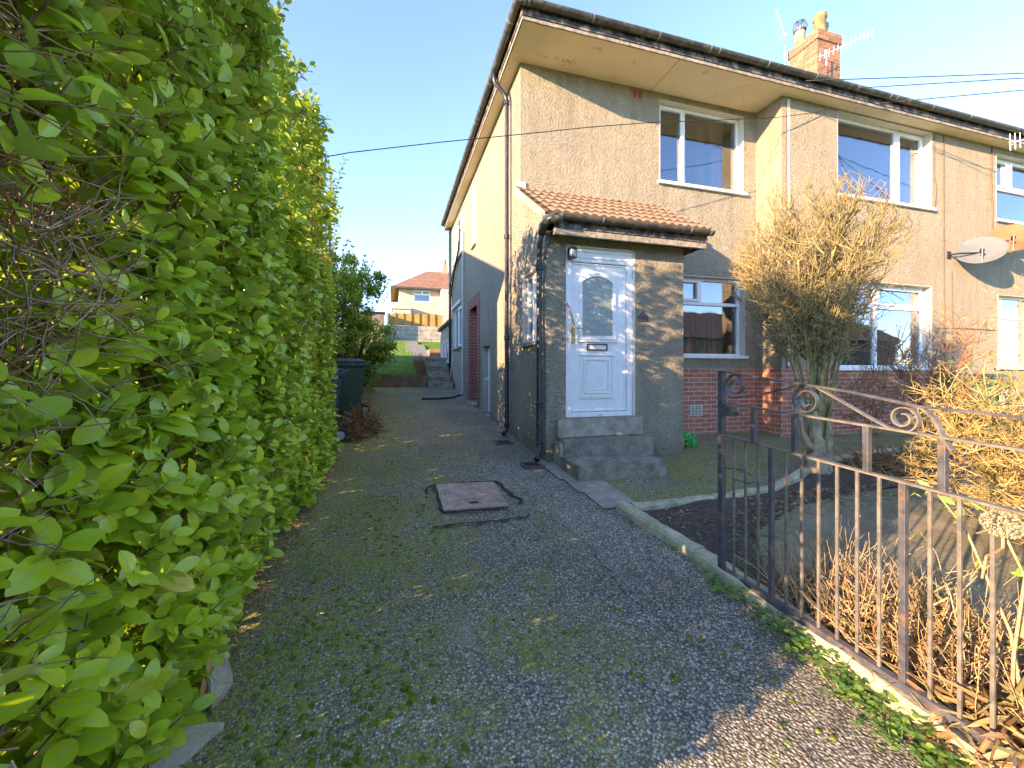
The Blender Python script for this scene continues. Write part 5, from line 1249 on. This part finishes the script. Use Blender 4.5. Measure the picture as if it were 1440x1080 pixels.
weeds('low green strawberry-like weeds along the kerb below the gate', 190, lambda: rng.choice([.85,1.0,1.25,1.45,1.62,2.0])+rng.normal()*.09, lambda y: 1.90+rng.normal()*.045-.02*(2-y), .032)
weeds('yellow-green moss and weeds at the bottom right edge of the driveway', 160, lambda: rng.uniform(.7,1.3), lambda y: 1.84+rng.normal()*.05, .022, h=(.005,.03))
weeds('few small weeds on the soil behind the gate', 120, lambda: rng.uniform(1.9,2.9), lambda y: rng.uniform(2.1,2.4)+(y-1.9)*rng.random()*1.3, .022, h=(.005,.03))
weeds('tiny weeds in the driveway surface near the hedge', 22, lambda: rng.choice([1.95,2.2,2.75])+rng.normal()*.05, lambda y: -.50+rng.normal()*.05, .016, h=(.003,.02))
gt = Leaves()
for cx_, cy_ in ((1.93,2.25),(1.92,2.55),(1.90,1.95),(1.86,1.35),(1.84,1.1),(1.92,1.62),(2.2,2.2),(2.5,2.35),(3.0,2.75),(-.55,2.1),(-.52,2.9)):
    for i in range(26):
        x = cx_+rng.normal()*.02; y = cy_+rng.normal()*.05; gt.add((x,y,gz(x,y)), (rng.normal()*.6,rng.normal()*.6,.8), rv(), rng.uniform(.02,.07), .004, .5+.5*rng.random())
tag(gt.build('grass_tufts', 'weed_leaf', None, True, curl=.6), 'thin grass blades sprouting beside the driveway kerb and hedge foot', 'grass', kind='stuff')
# soil crumbs and litter in the bed
heap('soil_litter', 'dead leaf scraps scattered over the bare soil of the flower bed', 'leaf litter', (3.7,2.95), (1.9,.30), .02, 900, (.02,.05), .014, 'dry_leaf', .3)
# raised moss cushions on the driveway
def moss():
    V=[];T_=[];off=0
    spots = []
    for i in range(420):
        y = 1.1+7.5*rng.random()**1.5; x = rng.uniform(-.6,.35) if rng.random()<.75 else rng.uniform(-.6,1.8); 
        if noise.noise(Vector((x*1.9,y*1.9,2))) < -.05: continue
        for k in range(rng.integers(2,7)): spots.append((x+rng.normal()*.05, y+rng.normal()*.07, rng.uniform(.006,.020)))
    for k in range(26): spots.append((1.35+.3*rng.random()+rng.normal()*.015, 1.3+.7*k/26+rng.normal()*.02, rng.uniform(.006,.014)))
    for x,y,r in spots:
        z = gz(x,y)+noise.noise(Vector((x*1.7,y*1.7,3)))*.012-.002; n=8; vs=[(x,y,z+r*.55)]
        for ring,(rr,hh) in enumerate(((.55,.42),(1.0,0))):
            for j in range(n):
                a=2*pi*j/n; q=rr*r*rng.uniform(.75,1.25); vs.append((x+math.cos(a)*q,y+math.sin(a)*q,z+hh*r*rng.uniform(.6,1.3)))
        V+=vs
        for j in range(n):
            k=(j+1)%n; T_+= [(off,off+1+j,off+1+k),(off+1+j,off+1+n+j,off+1+n+k),(off+1+j,off+1+n+k,off+1+k)]
        off+=len(vs)
    return fast_mesh('moss', 'moss', V, np.zeros((0,4),int), np.array(T_), {})
mm, nt, out = newmat('moss'); h_ = N(nt); co_ = h_.co()
h_.l(h_.bsdf(h_.ramp(h_.noise(co_, 40, 5), [(.3,(.05,.075,.01)),(.55,(.14,.19,.02)),(.8,(.30,.36,.04))]), .95, h_.bump(h_.noise(co_, 260, 3), .004), .1), out.inputs[0]); M['moss'] = mm
tag(moss(), 'small yellow-green moss cushions dotted over the driveway', 'moss', kind='stuff')
# loose stones on the driveway
def grit():
    V=[];T_=[];off=0
    for i in range(2600):
        y = .9+6*rng.random()**1.8; x = rng.uniform(-.62,1.85); r = rng.uniform(.002,.0055); z = gz(x,y)+noise.noise(Vector((x*1.7,y*1.7,3)))*.012
        vs=[(x+r*rng.uniform(.7,1.3),y,z),(x,y+r*rng.uniform(.7,1.3),z),(x-r*rng.uniform(.7,1.3),y,z),(x,y-r*rng.uniform(.7,1.3),z),(x+rng.normal()*r*.2,y+rng.normal()*r*.2,z+r*rng.uniform(.6,1.1))]
        V+=vs; T_+=[(off,off+1,off+4),(off+1,off+2,off+4),(off+2,off+3,off+4),(off+3,off,off+4)]; off+=5
    return fast_mesh('loose_grit', 'kerb_stone', V, np.zeros((0,4),int), np.array(T_), {})
tag(grit(), 'fine pale grit scattered over the driveway', 'grit', kind='stuff')

# dried flower head and twining stems at the gate
fh = thing('dried_flower_head', 'round greyish seed head hanging against the gate at the right edge', 'flower head', (1.93,.85,.96))
lv = Leaves()
for i in range(700):
    v = rv(); q = np.array([1.93+v[0]*.030, .852+v[1]*.048, .962+v[2]*.036]); lv.add(q, v+rv()*.8, v+rv()*.4, rng.uniform(.006,.011), .007, rng.random())
lv.build('petals', 'flower_head', fh, False, base=(1.93,.85,.96))
b = MB(); b.tube([(1.93,.85,.94),(1.95,.86,.88),(2.0,.90,.84),(2.06,.95,.80),(2.10,.98,.70)], .004, 6); b.build('stalk', 'stem_dry', fh)
vn = thing('climbing_plant', 'straggly pale stems with small variegated leaves twining by the gate', 'plant', (2.15,.9,.12))
s = Sticks(); lv = Leaves()
for pts in ([(2.2,.95,.1),(2.15,.92,.45),(2.12,.88,.75),(2.05,.92,.95),(2.03,1.0,1.0)], [(2.2,.9,.1),(2.2,.95,.5),(2.15,1.05,.85),(2.10,1.13,1.0)], [(2.15,.85,.1),(2.1,.83,.5),(2.1,.80,.80)], [(2.2,.92,.5),(2.15,.88,.7),(2.08,.84,.78),(2.05,.80,.78)]):
    s.add(pts, .007, .003)
    for i in range(len(pts)-1):
        for k in range(5):
            f = rng.random(); q = np.array(pts[i])*(1-f)+np.array(pts[i+1])*f
            if q[2] > .4: d = rv(); lv.add(q, d, rv()+np.array([-.6,0,.5]), rng.uniform(.02,.036), .014, .55+.45*rng.random())
lv.add((2.10,1.13,.99), (-.1,.35,.25), (-1,0,.4), .05, .022, .6); lv.add((2.10,1.10,.97), (0,-.4,-.2), (-1,0,.5), .05, .024, .5)
s.build('stems', 'stem_dry', vn, base=(2.15,.9,.12), n=5); lv.build('leaves', 'weed_leaf', vn, True, base=(2.15,.9,.12))

OH = thing('reflected_house', 'long brown-roofed house across the street, added unseen to be mirrored in the windows', 'house', (12,-20,-.3))  # unseen house, added only so the ground-floor windows have something to reflect
b = MB(); b.box(-12,52,-30,-20,-.6,4.6); b.build('wall', 'block_wall_dark', OH)
b = MB(); b.prism([(-12.4,-19.6,4.5),(-12.4,-25,7.6),(-12.4,-30.4,4.5)], (64.8,0,0)); b.build('roof', 'roof_tiles_far', OH)
for i in range(7):
    b = MB(); b.box(1+i*4.6,2.8+i*4.6,-19.99,-19.93,1.0,2.4); b.build('window', 'upvc_aged', OH)
# ------------------------------------------------------------------ camera, light
cam = bpy.data.cameras.new('camera'); cam.sensor_width = 36; cam.lens = 36*578/1440; cam.shift_y = -19/1440; cam.clip_start = .03; cam.clip_end = 2000
co = bpy.data.objects.new('camera', cam); COL.objects.link(co); co.location = (0,0,1.47); co.rotation_euler = (R(90),0,-R(16.16)); sc.camera = co
sd = Vector((1,.385,-.265)).normalized()
sun = bpy.data.lights.new('sun', 'SUN'); sun.energy = 2.5; sun.angle = R(.5); sun.color = (1,.82,.60)
so = bpy.data.objects.new('sun', sun); COL.objects.link(so); so.rotation_euler = sd.to_track_quat('-Z','Y').to_euler(); so.location = (-20,-7,10)
w = bpy.data.worlds.new('World'); sc.world = w; w.use_nodes = True; nt = w.node_tree; bg = nt.nodes['Background']
sky = nt.nodes.new('ShaderNodeTexSky'); sky.sky_type = 'NISHITA'; sky.sun_disc = False
sky.sun_elevation = math.asin(-sd.z); sky.sun_rotation = math.atan2(-sd.x, -sd.y) % (2*pi)
sky.air_density = .7; sky.dust_density = 0.0; sky.ozone_density = 4.2; sky.altitude = 50
nt.links.new(sky.outputs[0], bg.inputs[0]); bg.inputs[1].default_value = .15
sc.view_settings.view_transform = 'Standard'; sc.view_settings.look = 'None'; sc.view_settings.exposure = 2.8; sc.view_settings.gamma = 1.0
sc.view_settings.use_white_balance = True; sc.view_settings.white_balance_temperature = 8400; sc.view_settings.white_balance_tint = 20
